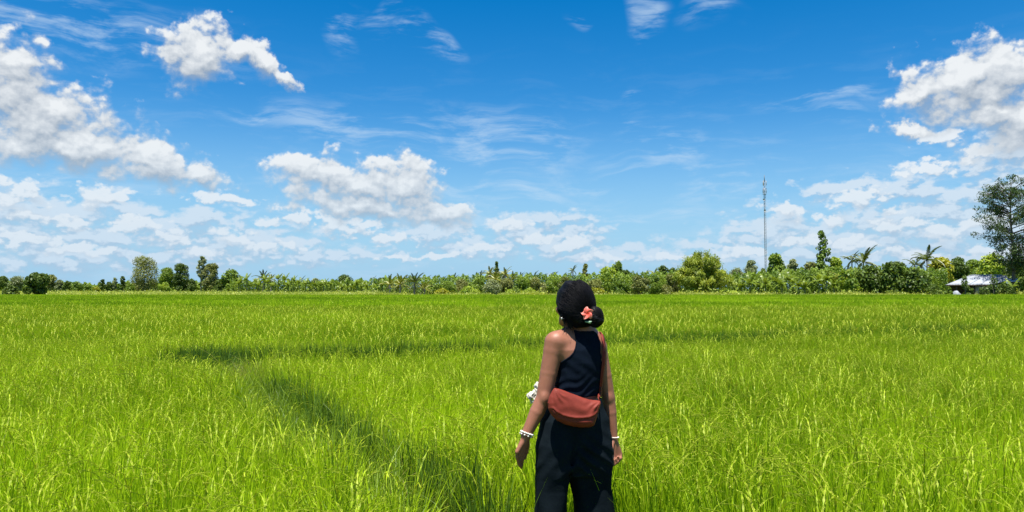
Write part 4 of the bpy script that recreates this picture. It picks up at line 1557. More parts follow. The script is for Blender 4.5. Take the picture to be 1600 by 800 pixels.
    for k in range(5):
        a0 = PI / 2 + k * 2 * PI / 5 + .06
        d = fx * math.cos(a0) + fy * math.sin(a0)
        s = -fx * math.sin(a0) + fy * math.cos(a0)
        V, TT = [], []
        R = 8
        for i in range(R + 1):
            u = i / R
            wd = .0135 * (math.sin(PI * min(u ** .75, 1) * .93) + .12 * (1 - u))
            for j in range(5):
                q = (j - 2) / 2
                V.append(d * (.035 * u) + s * (wd * q + .003 * math.sin(u * 3)) + n * (.006 * math.sin(u * PI * .8) + .0035 * q * (.4 + u) - .004 * u * u + .002 * q * q))
                TT.append(u)
        V = np.array(V)
        Q = [(i * 5 + j, i * 5 + j + 1, (i + 1) * 5 + j + 1, (i + 1) * 5 + j) for i in range(R) for j in range(4)]
        mb = MB()
        mb.add(V, Q, tint=np.array(TT))
        pt = mb.build('petal', m, fl, True)
        sm = pt.modifiers.new('thickness', 'SOLIDIFY')
        sm.thickness = .0012
    mb = MB()
    mb.tube(np.array([n * -.012, n * 0.0, n * .003]), [.0035, .003, .001], 7, tint=0)
    mb.build('flower_tube', m, fl, True)
    LEAFG = solid_mat('sage_clip', lin(120, 150, 120), lin(150, 175, 150), 30, .6)
    mb = MB()
    q0 = A.stick(np.array([P(915, 505, 3.86), P(920, 505.5, 3.86), P(924, 502.5, 3.86)]), .006)
    v = np.concatenate([q0 + UP * .006, q0 - UP * .006, q0 + UP * .006 - HF * .004, q0 - UP * .006 - HF * .004])
    mb.tube(q0, [.003, .0075, .002], 8)
    cl = mb.build('hair_clip', LEAFG, None, True)
    tag(cl, 'small pale green hair clip just below the pink flower', 'hair clip')

    # bracelets
    BEADW = solid_mat('white_bead', (.75, .72, .64, 1), (.82, .8, .74, 1), 40, .35, 0, .5)
    BEADB = solid_mat('brown_bead', (.10, .05, .035, 1), (.16, .09, .06, 1), 40, .4, 0, .5)

    def bangle(c, axis, rad, n, size, mats, name, label, flat=.8):
        axis = axis / np.linalg.norm(axis)
        u = np.cross(axis, np.array([0, 1.0, 0])); u /= np.linalg.norm(u)
        w_ = np.cross(axis, u)
        rt = empty(name, tuple(c), 0, label, 'bracelet')
        for mi, m_ in enumerate(mats):
            mb = MB()
            for k in range(n):
                if k % len(mats) != mi:
                    continue
                a = 2 * PI * k / n
                bc = (u * math.cos(a) + w_ * math.sin(a) * flat) * rad
                ph = np.linspace(0, PI, 5)
                v = [bc + size * (math.sin(p_) * math.cos(a_) * u + math.sin(p_) * math.sin(a_) * w_ + math.cos(p_) * axis) for p_ in ph for a_ in np.arange(7) * 2 * PI / 7]
                mb.add(v, [(i * 7 + j, i * 7 + (j + 1) % 7, (i + 1) * 7 + (j + 1) % 7, (i + 1) * 7 + j) for i in range(4) for j in range(7)])
            mb.build(('bead_string', 'dark_bead_string')[mi], m_, rt, True)
        ang = np.linspace(0, 2 * PI, 25)
        mb = MB()
        mb.tube(np.stack([(u * math.cos(a) + w_ * math.sin(a) * flat) * rad * .97 for a in ang]), size * .35, 5, caps=False)
        mb.build('cord', mats[-1], rt, True)
        return rt
    axL = WL - EL
    tl = np.linalg.norm(axL)
    axn = axL / tl
    tilt = np.array([.45, 0, .25])
    bangle(WL - axn * .012, axn + tilt * .35, .0335, 22, .0050, [BEADW], 'bracelet', 'cream white bead bracelet, the upper one on the woman\'s left wrist', .95)
    bangle(WL + axn * .000, axn + tilt * .35, .0325, 20, .0050, [BEADW, BEADB], 'bracelet', 'brown and white bead bracelet, the lower one on the woman\'s left wrist', .95)
    axR = WR - ER
    axn = axR / np.linalg.norm(axR)
    bangle(WR + axn * .004, axn + np.array([-.12, 0, .1]), .0275, 26, .0034, [BEADW], 'bracelet', 'thin pale bead bracelet alone on the woman\'s right wrist', .95)

    # ---- cross-body bag, with its strap
    bag = empty('shoulder_bag', tuple(P(897, 640, 3.84)), 0, 'rust red crescent shoulder bag slung low across the woman\'s back', 'bag')
    bo = np.array(bag.location)
    by = math.radians(12)
    bx = np.array([math.cos(by), math.sin(by), 0])
    bn = np.array([-math.sin(by), math.cos(by), 0])
    # outline in the bag's own plane
    outl = [(866, 606), (873, 607.2), (880, 609.5), (890, 613.5), (900, 617), (910, 621), (921, 624.2), (930, 625.2), (937.5, 625.8), (938.5, 631), (935.5, 641), (931.5, 654), (928, 664), (922, 667.5), (910, 668), (895, 666.5), (882, 663), (870, 657), (861.5, 649),
            (856.5, 639), (855.8, 629), (858.5, 619), (862.5, 611)]
    def onplane(px, py):
        r_ = ray(px, py); e0 = np.array([0, 0, EYE])
        tt = ((bo - e0) @ bn) / (r_ @ bn)
        q = e0 + r_ * tt - bo
        return np.array([q @ bx, q[2]])
    poly = np.array([onplane(*p_) for p_ in outl])

    G = Field((-.19, -.09, -.14), (.19, .09, .16), .0036)
    X, Y, Z = G.ax[0][:, None], None, G.ax[2][None, :]
    d2 = np.full((len(G.ax[0]), len(G.ax[2])), 1e9)
    ins = np.zeros(d2.shape, bool)
    for i in range(len(poly)):
        a, b = poly[i], poly[(i + 1) % len(poly)]
        e_ = b - a
        wx, wz = X - a[0], Z - a[1]
        tt = np.clip((wx * e_[0] + wz * e_[1]) / (e_ @ e_), 0, 1)
        d2 = np.minimum(d2, (wx - e_[0] * tt) ** 2 + (wz - e_[1] * tt) ** 2)
        cr = (a[1] > Z) != (b[1] > Z)
        ins ^= cr & (X < (b[0] - a[0]) * (Z - a[1]) / (b[1] - a[1] + 1e-12) + a[0])
    sd = np.where(ins, -1, 1) * np.sqrt(d2)
    di = np.maximum(-sd, 0)
    low = np.clip((.10 - Z) / .2, 0, 1)
    thick = .052 * np.sqrt(np.clip(1 - (1 - np.clip(di / .055, 0, 1)) ** 2, 0, 1)) * (.55 + .45 * low)
    # puckers fanning from the two strap ends, and the sag line above the zip
    r = np.random.default_rng(9)
    pk = 0
    for cpt, k_ in ((poly[0], 15), (poly[8], 15)):
        ang = np.arctan2(Z - cpt[1], X - cpt[0])
        rr = np.hypot(X - cpt[0], Z - cpt[1])
        pk = pk + .0026 * np.sin(ang * k_ + 1.5 * np.sin(rr * 50)) * np.exp(-(rr / .085) ** 2)
    pk = pk + .0012 * np.sin((Z + .35 * X * X / .1) * 95 + 2 * np.sin(X * 18)) * np.exp(-((Z - .0) / .06) ** 2)
    zl = np.array([onplane(*p_) for p_ in [(862, 640), (868, 646), (876, 650), (885, 652.5), (895, 654), (905, 654), (916, 653), (925, 650), (932, 645)]])
    zz = np.interp(G.ax[0], zl[:, 0], zl[:, 1])[:, None]
    groove = .004 * np.exp(-((Z - zz) / .0065) ** 2) - .004 * np.exp(-((Z - zz - .012) / .007) ** 2)
    th = np.maximum(thick + (pk - groove) * np.clip(di / .02, 0, 1), 0)
    f3 = np.maximum(np.abs(G.ax[1][None, :, None]) - th[:, None, :], sd[:, None, :] * .7)
    G.f = f3.astype(np.float32)
    Rm = np.stack([bx, bn, UP], 0)
    G.build('bag_body', BAGM, bag, np.zeros(3), post=lambda v: v @ Rm)
    # zip, piping and pull
    ZIP = solid_mat('dark_zip', (.20, .036, .02, 1), None, 5, .5)
    frontd = lambda x, z: -np.interp(x, G.ax[0], th[:, int(np.argmin(abs(G.ax[2] - z)))])
    q = np.array([[x, frontd(x, z) - .0005, z] for x, z in zip(np.interp(np.linspace(0, 8, 40), range(9), zl[:, 0]), np.interp(np.linspace(0, 8, 40), range(9), zl[:, 1]))])
    mb = MB(); mb.tube(q @ Rm, .0028, 5)
    mb.build('zip', ZIP, bag, True)
    q2 = q + np.array([0, -.0005, .0095])
    mb = MB(); mb.tube(q2 @ Rm, .0022, 5)
    mb.build('piping', BAGM, bag, True)
    # strap: up the back on the right, over the shoulder, down the front to the other end
    back = [(935.5, 625, 3.875), (934.8, 618, None), (935.5, 605, None), (937.3, 590, None), (939, 575, None), (940.6, 560, None), (941.2, 548, None), (940.6, 536, None), (939.2, 527, None)]
    pts = []
    for px, py, d in back:
        q = P(px, py, d) if d else B.hit(px, py)
        if q is None:
            q = P(px, py, 3.96)
        pts.append(q)
    sh = P(936.5, 522, 4.07)
    fr = [sh, P(930, 530, 4.15), P(915, 552, 4.17), P(900, 575, 4.16), P(885, 595, 4.12), P(872, 607, 4.03), P(867, 607.5, 3.93)]
    ctrl = np.array(pts + fr)
    tt = np.linspace(0, len(ctrl) - 1, 110)
    pth = np.stack([np.interp(tt, range(len(ctrl)), ctrl[:, i]) for i in range(3)], 1)
    for _ in range(4):
        pth[1:-1] = .25 * pth[:-2] + .5 * pth[1:-1] + .25 * pth[2:]
    mid = slice(7, -7)
    pth[mid] = B.stick(pth[mid], .0105)
    for _ in range(3):
        pth[1:-1] = .25 * pth[:-2] + .5 * pth[1:-1] + .25 * pth[2:]
    tan = np.gradient(pth, axis=0); tan /= np.linalg.norm(tan, axis=1)[:, None]
    nr = B.grad(pth, .008)
    side = np.cross(tan, nr); side /= np.linalg.norm(side, axis=1)[:, None]
    nr = np.cross(side, tan)
    hwid, ht = .0125, .0018
    V = np.stack([pth - side * hwid - nr * ht, pth + side * hwid - nr * ht, pth + side * hwid + nr * ht, pth - side * hwid + nr * ht], 1)
    mb = MB()
    Q = [(i * 4 + j, i * 4 + (j + 1) % 4, (i + 1) * 4 + (j + 1) % 4, (i + 1) * 4 + j) for i in range(len(pth) - 1) for j in range(4)]
    Q += [(3, 2, 1, 0), tuple((len(pth) - 1) * 4 + j for j in range(4))]
    mb.add(V.reshape(-1, 3) - bo, Q)
    mb.build('strap', BAGM, bag, True)
    mb = MB()                            # second layer of webbing running down from the slider
    k0, k1 = 4, 44
    pp = pth + nr * .0035 + side * .0035
    V = np.stack([pp - side * .008 - nr * ht, pp + side * .008 - nr * ht, pp + side * .008 + nr * ht, pp - side * .008 + nr * ht], 1)[k0:k1]
    Q = [(i * 4 + j, i * 4 + (j + 1) % 4, (i + 1) * 4 + (j + 1) % 4, (i + 1) * 4 + j) for i in range(k1 - k0 - 1) for j in range(4)]
    mb.add(V.reshape(-1, 3) - bo, Q)
    mb.build('strap_tail', BAGM, bag, True)
    BUCK = solid_mat('black_buckle', (.012, .010, .010, 1), None, 5, .35)
    mb = MB()
    for kk in (9, 14):
        c_ = pth[kk] + nr[kk] * .004
        s_, t_, n_ = side[kk], tan[kk], nr[kk]
        ring = [c_ + s_ * sx * .0145 + t_ * sy * .006 for sx, sy in ((-1, -1), (1, -1), (1, 1), (-1, 1), (-1, -1))]
        for a_, b_ in zip(ring[:-1], ring[1:]):
            mb.tube(np.array([a_, b_]) - bo, .0019, 6)
    mb.build('slider', BUCK, bag, True)

    # ---- cream cloth hanging at her far hip, showing past the left arm
    C = Field((o3[0] - .29, 3.90, .84), (o3[0] - .06, 4.16, 1.06), .0042)
    d0 = 4.03
    C.ell(P(841, 603, d0), (TR, TF, UP), (.022, .025, .022), 0)
    C.cone(P(848, 604, d0), P(832, 615, d0 - .01), .017, .013, .008)
    C.ell(P(828.5, 618.5, d0 - .01), (TR, TF, UP), (.019, .024, .018), .008)
    C.cone(P(846, 612, d0 + .02), P(836, 618, d0 + .01), .013, .010, .006)
    C.cone(P(829, 620, d0 - .02), P(829.5, 628.5, d0 - .02), .008, .0045, .006)
    C.cone(P(840, 616, d0 - .02), P(831.5, 630, d0 - .02), .007, .0045, .006)
    C.cone(P(850, 606, d0), P(866, 606, d0 + .03), .018, .016, .01)
    C.cone(P(866, 606, d0 + .03), P(872, 600, d0 + .06), .016, .010, .01)
    X, Y, Z = C.ax[0][:, None, None], C.ax[1][None, :, None], C.ax[2][None, None, :]
    C.f = (C.f + .0022 * np.sin(X * 330 + 3 * np.sin(Z * 140)) + .002 * np.sin((Z + X * .8) * 260 + 2 * np.sin(Y * 200))).astype(np.float32)
    CLOTH = solid_mat('cream_cloth', (.46, .43, .36, 1), (.58, .54, .46, 1), 40, .85, .2)
    cc = P(836, 612, d0)
    c = C.build('cloth', CLOTH, None, cc)
    c.location = cc
    tag(c, 'crumpled cream cloth sticking out past the woman\'s left elbow', 'cloth')


make_walker()

# ------------------------------------------------------------------ trees, palms and the rest of the far edge
M_DARK = leaf_mat('dark_leaf', (0.033, 0.070, 0.011, 1), (0.140, 0.206, 0.032, 1), trans=.28, gloss=.018, rand=.2)
M_MID = leaf_mat('green_leaf', (0.060, 0.125, 0.013, 1), (0.247, 0.346, 0.039, 1), trans=.32, gloss=.018, rand=.2)
M_LIGHT = leaf_mat('light_leaf', (0.130, 0.231, 0.018, 1), (0.443, 0.528, 0.064, 1), trans=.36, gloss=.018, rand=.2)
M_OLIVE = leaf_mat('olive_leaf', (0.088, 0.112, 0.026, 1), (0.294, 0.315, 0.085, 1), trans=.28, gloss=.018, rand=.15)
M_YEL = leaf_mat('yellow_leaf', (0.162, 0.197, 0.011, 1), (0.450, 0.446, 0.037, 1), trans=.36, gloss=.018, rand=.2)
M_GREY = leaf_mat('greyish_leaf', (0.108, 0.145, 0.061, 1), (0.323, 0.365, 0.162, 1), trans=.28, gloss=.018, rand=.2)
M_BAMBOO = leaf_mat('bamboo_leaf', (0.111, 0.177, 0.015, 1), (0.376, 0.434, 0.052, 1), trans=.36, gloss=.018, rand=.2)
M_PALM = leaf_mat('palm_leaf', (0.023, 0.051, 0.007, 1), (0.125, 0.159, 0.023, 1), trans=.25, gloss=.03, rand=.25, rough=.4)
M_PALMY = leaf_mat('palm_leaf_pale', (0.092, 0.129, 0.015, 1), (0.352, 0.359, 0.060, 1), trans=.25, gloss=.03, rand=.25, rough=.4)
M_BANANA = leaf_mat('banana_leaf', (0.064, 0.123, 0.011, 1), (0.234, 0.304, 0.040, 1), trans=.34, gloss=.014, rand=.3, rough=.38)
BARK = solid_mat('bark', (0.07, 0.055, 0.042, 1), (0.17, 0.145, 0.115, 1), 6, .9, .4, stretch=(1, 1, .3))
BARKP = solid_mat('pale_bark', (0.16, 0.14, 0.115, 1), (0.30, 0.27, 0.23, 1), 6, .85, .3, stretch=(1, 1, .3))
STEM = solid_mat('banana_stem', (0.10, 0.14, 0.04, 1), (0.20, 0.22, 0.08, 1), 5, .7, .2, stretch=(1, 1, .3))


def spot(px, d):
    return np.array([(px - 800) * d / F, d, PADDY])


def top_of(py, d):
    """Height above the paddy floor of a point seen at row py at distance d."""
    return EYE + (451 - py) * d / F - PADDY


def crown_points(r, clumps, n):
    """Points in the outer shells of the clumps, many more on big ones."""
    c = np.array([q[0] for q in clumps]); R = np.array([q[1] for q in clumps])
    w = (R ** 2).sum(1)
    k = r.choice(len(clumps), n, p=w / w.sum())
    d = r.normal(size=(n, 3))
    d /= np.linalg.norm(d, axis=1)[:, None]
    rad = r.uniform(.25, 1.05, n) ** .5
    return c[k] + d * R[k] * rad[:, None], d, k


def tree(kind, px, py, w, d, label, mat=None, seed=None, base=None, trunk=.35, dens=1.0, leaf=.34, name=None, shape='round', group=None, bark=None, cat='tree', lean=0.0):
    """Trunk, limbs and a leafy crown; w and py are the crown's width and top in photograph pixels."""
    r = np.random.default_rng(int(px * 7 + py) if seed is None else seed)
    p = spot(px, d)
    H = top_of(py, d)
    Wd = w * d / F
    mat = mat or M_MID
    t = empty(name or kind, tuple(p), 0, label, cat, group)
    n_cl = (30 if shape == 'cone' else 14) + int(r.integers(0, 5)) + int(Wd * .8)
    clumps = []
    z0 = H * trunk
    for i in range(n_cl):
        u = ((i + r.uniform(0, 1)) / n_cl) if shape in ('cone', 'column') else r.uniform(0, 1)
        if shape == 'cone':
            rad = Wd * .5 * (1.05 - u) ** .8
            rr = max(.17 * Wd * (1.25 - u), .25)
        elif shape == 'column':
            rad = Wd * .5 * (.62 + .38 * math.sin(PI * min(u * .75 + .2, 1)))
            rr = .27 * Wd * (1 - .25 * u)
        else:
            rad = Wd * .5 * math.sqrt(max(1 - (2 * u - .85) ** 2 / 1.35, .05))
            rr = .25 * Wd
        rr *= r.uniform(.75, 1.2)
        a = i * 2.4 + r.normal() * .4
        rad = max(rad - rr * .75, 0) * r.uniform(.55, 1.05)
        z = z0 + (H - z0) * u
        rz = max(rr * r.uniform(.6, .95), (H - z0) / n_cl * (1.6 if shape == 'cone' else .6 if dens < .6 else 1.0))
        z = min(max(z, z0 + rz * .3), H - rz * .55)
        clumps.append((np.array([rad * math.cos(a) + lean * z, rad * math.sin(a), z]), np.array([rr, rr, rz])))
    tw_ = .13 if shape == 'cone' else .2
    clumps.append((np.array([lean * H + r.normal() * .05 * Wd, 0, H - tw_ * .9 * Wd]), np.array([tw_, tw_, tw_ * 1.2]) * Wd))
    if shape == 'round':
        clumps.append((np.array([lean * H, 0, z0 + (H - z0) * .5]), np.array([.36 * Wd, .36 * Wd, .40 * (H - z0)])))
    nl = int(min(9000, max(300, 30 * dens * (Wd * (H - z0)) / (leaf ** 2))))
    pts, nd, ck = crown_points(r, clumps, nl)
    mb = MB()
    ct = r.uniform(-.22, .22, len(clumps))
    mb.leaves(pts, leaf * r.uniform(.6, 1.45, nl), up=nd * .9 + np.array([0, 0, .5]), wid=.68, bend=.15, tint=np.clip(r.uniform(.1, .9, nl) + ct[ck], 0, 1), r=r)
    mb.build('crown', mat, t)
    mb = MB()
    tr = max(.07, H * .022)
    k = 6
    zz = np.linspace(-.1, H * .82, k)
    ctr = np.stack([lean * zz + np.cumsum(r.normal(size=k)) * .04 * Wd * .3, np.cumsum(r.normal(size=k)) * .03, zz], 1)
    ctr[0, :2] = 0
    mb.tube(ctr, np.linspace(tr, tr * .3, k), 7)
    for c, R in clumps[:9]:
        zb = c[2] * r.uniform(.45, .75)
        b0 = np.array([np.interp(zb, ctr[:, 2], ctr[:, i]) for i in range(3)])
        m = (b0 + c) / 2 + np.array([0, 0, -.08 * Wd])
        mb.tube(np.array([b0, m, c]), [tr * .42, tr * .3, tr * .12], 5)
    mb.build('trunk', bark or BARK, t, True)
    return t


# ---- palms: every frond an object of its own, meshes shared
def frond_mesh(r, L, droop, nlf, width, mat, nm='frond'):
    """Midrib along +x arching down, hung with paired leaflets."""
    mb = MB()
    t = np.linspace(0, 1, 9)
    x = L * (t - .18 * droop * t ** 2)
    z = L * (.30 * t - (.30 + .42 * droop) * t ** 2.2)
    rib = np.stack([x, 0 * t, z], 1)
    mb.tube(rib, np.linspace(.045, .01, 9) * L / 3, 4, caps=False, tint=.8)
    for s in (-1, 1):
        for u in np.linspace(.14, .99, nlf):
            p = np.array([np.interp(u, t, rib[:, k]) for k in range(3)])
            ll = width * (math.sin(PI * min(.18 + u * .78, 1)) ** .7) * r.uniform(.85, 1.15)
            d = np.array([.85 + .5 * u, s * 1.0, -.30 - .45 * droop + r.normal() * .1])
            d = d / np.linalg.norm(d) * ll
            wv = np.array([1, 0, .2]) * (.032 * L)
            m = p + d * .55 + np.array([0, 0, .06 * ll])
            mb.add([p - wv * .5, p + wv * .5, m + wv * .55, m - wv * .55, p + d + np.array([0, 0, -.12 * ll])], [(0, 1, 2, 3)], [(3, 2, 4)], tint=r.uniform(.15, .9))
    return mb.mesh(nm, mat)


_fr = np.random.default_rng(31)
FRONDS = {
    'dark': [frond_mesh(_fr, 1.0, dd, 20, .17, M_PALM) for dd in (.2, .6, 1.0, 1.5)],
    'pale': [frond_mesh(_fr, 1.0, dd, 20, .17, M_PALMY) for dd in (.2, .6, 1.0, 1.5)],
}


def palm(px, py, w, d, label, look='dark', n=20, seed=None, name='coconut_palm', group=None, stub=False, lean=0.0):
    r = np.random.default_rng(int(px * 13 + py) if seed is None else seed)
    p = spot(px, d)
    H = top_of(py, d)
    L = w * d / F * .5 * 1.32
    t = empty(name, tuple(p), 0, label, 'palm tree', group)
    ht = max(H - L * .78, .3)          # the crown's heart
    mb = MB()
    k = 7
    zz = np.linspace(-.1, ht, k)
    bend = lean * zz + .25 * np.sin(zz / max(ht, 1) * 2) * r.normal()
    pts = np.stack([bend, 0 * zz, zz], 1)
    mb.tube(pts, np.linspace(.20, .12, k), 8)
    mb.build('trunk', BARKP, t, True)
    hx = pts[-1]
    for i in range(n):
        el = [1.2, .9, .55, .2, -.35][i % 5] + r.normal() * .1
        dd = [0, 1, 1, 2, 3][i % 5]
        az = i * 2.399 + r.normal() * .15
        me = FRONDS[look][dd]
        o = link('frond', me, t)
        s = L * r.uniform(.85, 1.12)
        o.scale = (s, s, s)
        o.location = tuple(hx + np.array([0, 0, r.uniform(-.1, .1)]))
        o.rotation_euler = (r.normal() * .15, -el + .30, az)
    return t


def banana_leaf_mesh(r, droop):
    """Broad blade with a torn edge, folded along the midrib."""
    mb = MB()
    n = 9
    t = np.linspace(0, 1, n)
    x = t - .25 * droop * t ** 2
    z = .35 * t - (.30 + .55 * droop) * t ** 2
    for s in (-1, 1):
        for i in range(n - 1):
            u = (t[i] + t[i + 1]) / 2
            w = .17 * math.sin(PI * min(.12 + u * .86, 1)) ** .6 * r.uniform(.82, 1.05)
            a, b = np.array([x[i], 0, z[i]]), np.array([x[i + 1], 0, z[i + 1]])
            dz = np.array([0.02, s * w, -.28 * w * r.uniform(.2, 1.8)])
            b2 = a + (b - a) * r.uniform(.86, 1.0)
            mb.add([a, b2, b2 + dz, a + dz], [(0, 1, 2, 3)], tint=r.uniform(.2, .9))
    mb.tube(np.stack([x, 0 * x, z + .004], 1), np.linspace(.016, .005, n), 4, caps=False, tint=.95)
    return mb.mesh('leaf', M_BANANA)


BLEAVES = [banana_leaf_mesh(_fr, dd) for dd in (.0, .35, .7, 1.1)]


def banana(px, py, d, label, group='banana plants along the field edge', seed=None, n=8):
    r = np.random.default_rng(int(px * 17 + py) if seed is None else seed)
    p = spot(px, d)
    H = top_of(py, d)
    t = empty('banana_plant', tuple(p), 0, label, 'banana plant', group)
    L = min(2.3, H * .62)
    hs = max(H - L * .62, .5)
    mb = MB()
    mb.tube(np.array([[0, 0, -.1], [.03, 0, hs * .5], [.0, .02, hs]]), [.14, .12, .07], 7)
    mb.build('stem', STEM, t, True)
    for i in range(n):
        o = link('leaf', BLEAVES[[0, 1, 1, 2, 2, 3][i % 6]], t)
        el = [1.2, .95, .75, .5, .3, .0][i % 6] + r.normal() * .12
        o.location = (0, 0, hs - .04)
        o.rotation_euler = (r.normal() * .25, -el + .35, i * 2.399 + r.normal() * .3)
        s = L * r.uniform(.8, 1.1)
        o.scale = (s, s, s)
    return t


def bush(px, py, w, d, label, mat, group=None, leaf=.34, seed=None, dens=1.0, name='shrub', cat='shrub'):
    """A low many-stemmed shrub that carries leaves to the ground."""
    r = np.random.default_rng(int(px * 5 + py) if seed is None else seed)
    p = spot(px, d)
    H = top_of(py, d)
    Wd = w * d / F
    t = empty(name, tuple(p), 0, label, cat, group)
    clumps = []
    for i in range(9):
        a = i * 2.4
        rr = Wd * r.uniform(.16, .26)
        rad = (Wd * .5 - rr) * math.sqrt((i + .5) / 9)
        z = (H - rr * .8) * r.uniform(.25, 1) * (1 - .35 * (rad / (Wd * .5)) ** 2)
        clumps.append((np.array([rad * math.cos(a), rad * math.sin(a), z]), np.array([rr, rr, min(rr, H * .3)])))
    clumps.append((np.array([r.normal() * .08 * Wd, 0, H - .18 * Wd]), np.array([.2 * Wd, .2 * Wd, .2 * Wd])))
    n = int(min(5200, max(300, 30 * dens * Wd * H / leaf ** 2)))
    pts, nd, ck = crown_points(r, clumps, n)
    pts[:, 2] = np.maximum(pts[:, 2], .05)
    mb = MB()
    ct = r.uniform(-.2, .2, len(clumps))
    mb.leaves(pts, leaf * r.uniform(.6, 1.35, n), up=nd * .9 + np.array([0, 0, .5]), wid=.6, bend=.15, tint=np.clip(r.uniform(.1, .9, n) + ct[ck], 0, 1), r=r)
    mb.build('foliage', mat, t)
    mb = MB()
    for c, R in clumps[:7]:
        mb.tube(np.array([[r.normal() * .1, r.normal() * .1, -.05], c * np.array([.45, .45, .55]), c]), [.05, .035, .015], 5)
    mb.build('stem', BARK, t, True)
    return t


def ordinal(i, n):
    w = ['first', 'second', 'third', 'fourth', 'fifth', 'sixth', 'seventh', 'eighth', 'ninth', 'tenth', 'eleventh', 'twelfth', 'thirteenth', 'fourteenth', 'fifteenth', 'sixteenth']
    return w[i] if i < n - 1 else 'last'


def make_trees():
    # ---------- far left
    DL = 250
    tree('broadleaf_tree', 4, 433, 20, DL, 'dark round tree cut by the left edge of the photo', M_DARK)
    tree('broadleaf_tree', 27, 433, 26, DL, 'pale loose tree between the edge tree and the big dark round one', M_GREY, dens=.7)
    bush(17, 446, 27, 126, 'low dark shrub at the far left edge of the field', M_DARK)
    bush(56, 426, 40, 126, 'big dark round bush standing forward at the left field edge', M_DARK, leaf=.4, dens=1.4)
    tree('broadleaf_tree', 80, 431, 20, DL, 'grey green tree rising behind the big dark round bush', M_OLIVE)
    tree('broadleaf_tree', 93, 438, 14, DL, 'small pale tree right of the big dark round bush', M_GREY, trunk=.15)
    tree('broadleaf_tree', 106, 440, 15, DL, 'low dark tree in the gap at far left', M_DARK, trunk=.1)
    tree('broadleaf_tree', 121, 440, 17, DL, 'low mid green tree in the gap at far left', M_MID, trunk=.1)
    tree('broadleaf_tree', 140, 446, 22, DL + 30, 'lowest dark clump in the gap between left tree groups', M_DARK, trunk=.05)
    bush(152, 448, 12, 240, 'bright yellow green shrub leaning in the left gap', M_YEL)
    tree('slim_tree', 160, 437, 10, DL, 'narrow dark tree with a knob top left of the olive tree', M_DARK, shape='column', trunk=.1)
    tree('broadleaf_tree', 171, 441, 15, DL, 'small dark tree beside a thin pale sapling', M_DARK, trunk=.1)
    tree('slim_tree', 180, 434, 9, DL, 'thin pale sapling with sparse leaves', M_GREY, shape='column', dens=.35, trunk=.3, bark=BARKP)
    tree('slim_tree', 192, 432, 9, DL, 'thin dark tree just left of the big olive tree', M_DARK, shape='column', trunk=.25)
    tree('broadleaf_tree', 204, 444, 16, DL - 6, 'small tree under the left side of the big olive tree', M_MID, trunk=.1)
    tree('tall_olive_tree', 225, 402, 46, DL, 'big olive brown tree, tallest on the left', M_OLIVE, trunk=.10, dens=2.8, shape='column', bark=BARKP)
    tree('broadleaf_tree', 261, 420, 30, DL, 'mid green tree just right of the big olive tree', M_MID, trunk=.12)
    bush(258, 441, 22, 240, 'yellow green shrub at the foot of the mid green tree', M_LIGHT)
    tree('broadleaf_tree', 283, 413, 26, DL, 'dark upright tree with a pointed top right of the olive tree', M_DARK, shape='column', trunk=.1)
    tree('broadleaf_tree', 299, 438, 18, DL, 'low dark tree left of the thin pale tree', M_DARK, trunk=.1)
    tree('slim_tree', 314, 401, 16, DL, 'thin pale tree leaning against a denser olive one', M_GREY, shape='column', trunk=.42, dens=.5, bark=BARKP, lean=.03)
    tree('broadleaf_tree', 330, 413, 26, DL, 'dense olive green tree right of the thin pale tree', M_OLIVE, shape='column', trunk=.12, dens=1.2)
    tree('broadleaf_tree', 362, 424, 36, 240, 'shaggy mixed tree at the start of the banana grove', M_MID, trunk=.1, leaf=.6)
    tree('broadleaf_tree', 345, 437, 20, 240, 'low dark tree behind the olive green one', M_DARK, trunk=.1)
    # ---------- banana grove and small palms, left of centre
    r = np.random.default_rng(77)
    xs = np.linspace(372, 470, 15)
    for i, x in enumerate(xs):
        banana(x + r.normal() * 2, 433 + r.uniform(-5, 9), 215 + r.uniform(-8, 8), ordinal(i, 15) + ' banana plant from the left in the pale grove around the small palm')
    for i, x in enumerate(np.linspace(478, 598, 16)):
        banana(x + r.normal() * 2, 440 + r.uniform(-6, 6), 215 + r.uniform(-8, 8), ordinal(i, 16) + ' banana plant from the left in the low row before the shaggy palms')
    palm(410, 421, 28, 222, 'small coconut palm standing above the banana grove')
    palm(424, 427, 18, 226, 'smaller pale palm just right of the grove palm', 'pale')
    palm(446, 430, 13, 250, 'thin distant palm right of the banana grove', n=10)
    palm(472, 431, 14, 250, 'dark distant palm with a short crown, alone on the low skyline', n=10)
    tree('broadleaf_tree', 459, 440, 18, 250, 'low dark tree between the two thin distant palms', M_DARK, trunk=.1)
    tree('broadleaf_tree', 494, 436, 22, 250, 'greyish round tree right of the dark distant palm', M_GREY, trunk=.1)
    tree('broadleaf_tree', 513, 441, 20, 250, 'low dark tree between the greyish tree and a dark round one', M_DARK, trunk=.1)
    tree('broadleaf_tree', 539, 432, 32, 240, 'dark round tree above the low banana row', M_DARK, trunk=.1)
    tree('broadleaf_tree', 562, 438, 24, 240, 'mid green tree right of the dark round tree', M_MID, trunk=.1)
    palm(584, 430, 10, 255, 'first of two thin palms left of the shaggy palms', n=9)
    palm(590, 433, 9, 255, 'second, shorter of two thin palms left of the shaggy palms', n=9)
    tree('broadleaf_tree', 597, 435, 22, 240, 'dark tree behind the shaggy pale palms', M_DARK, trunk=.1)
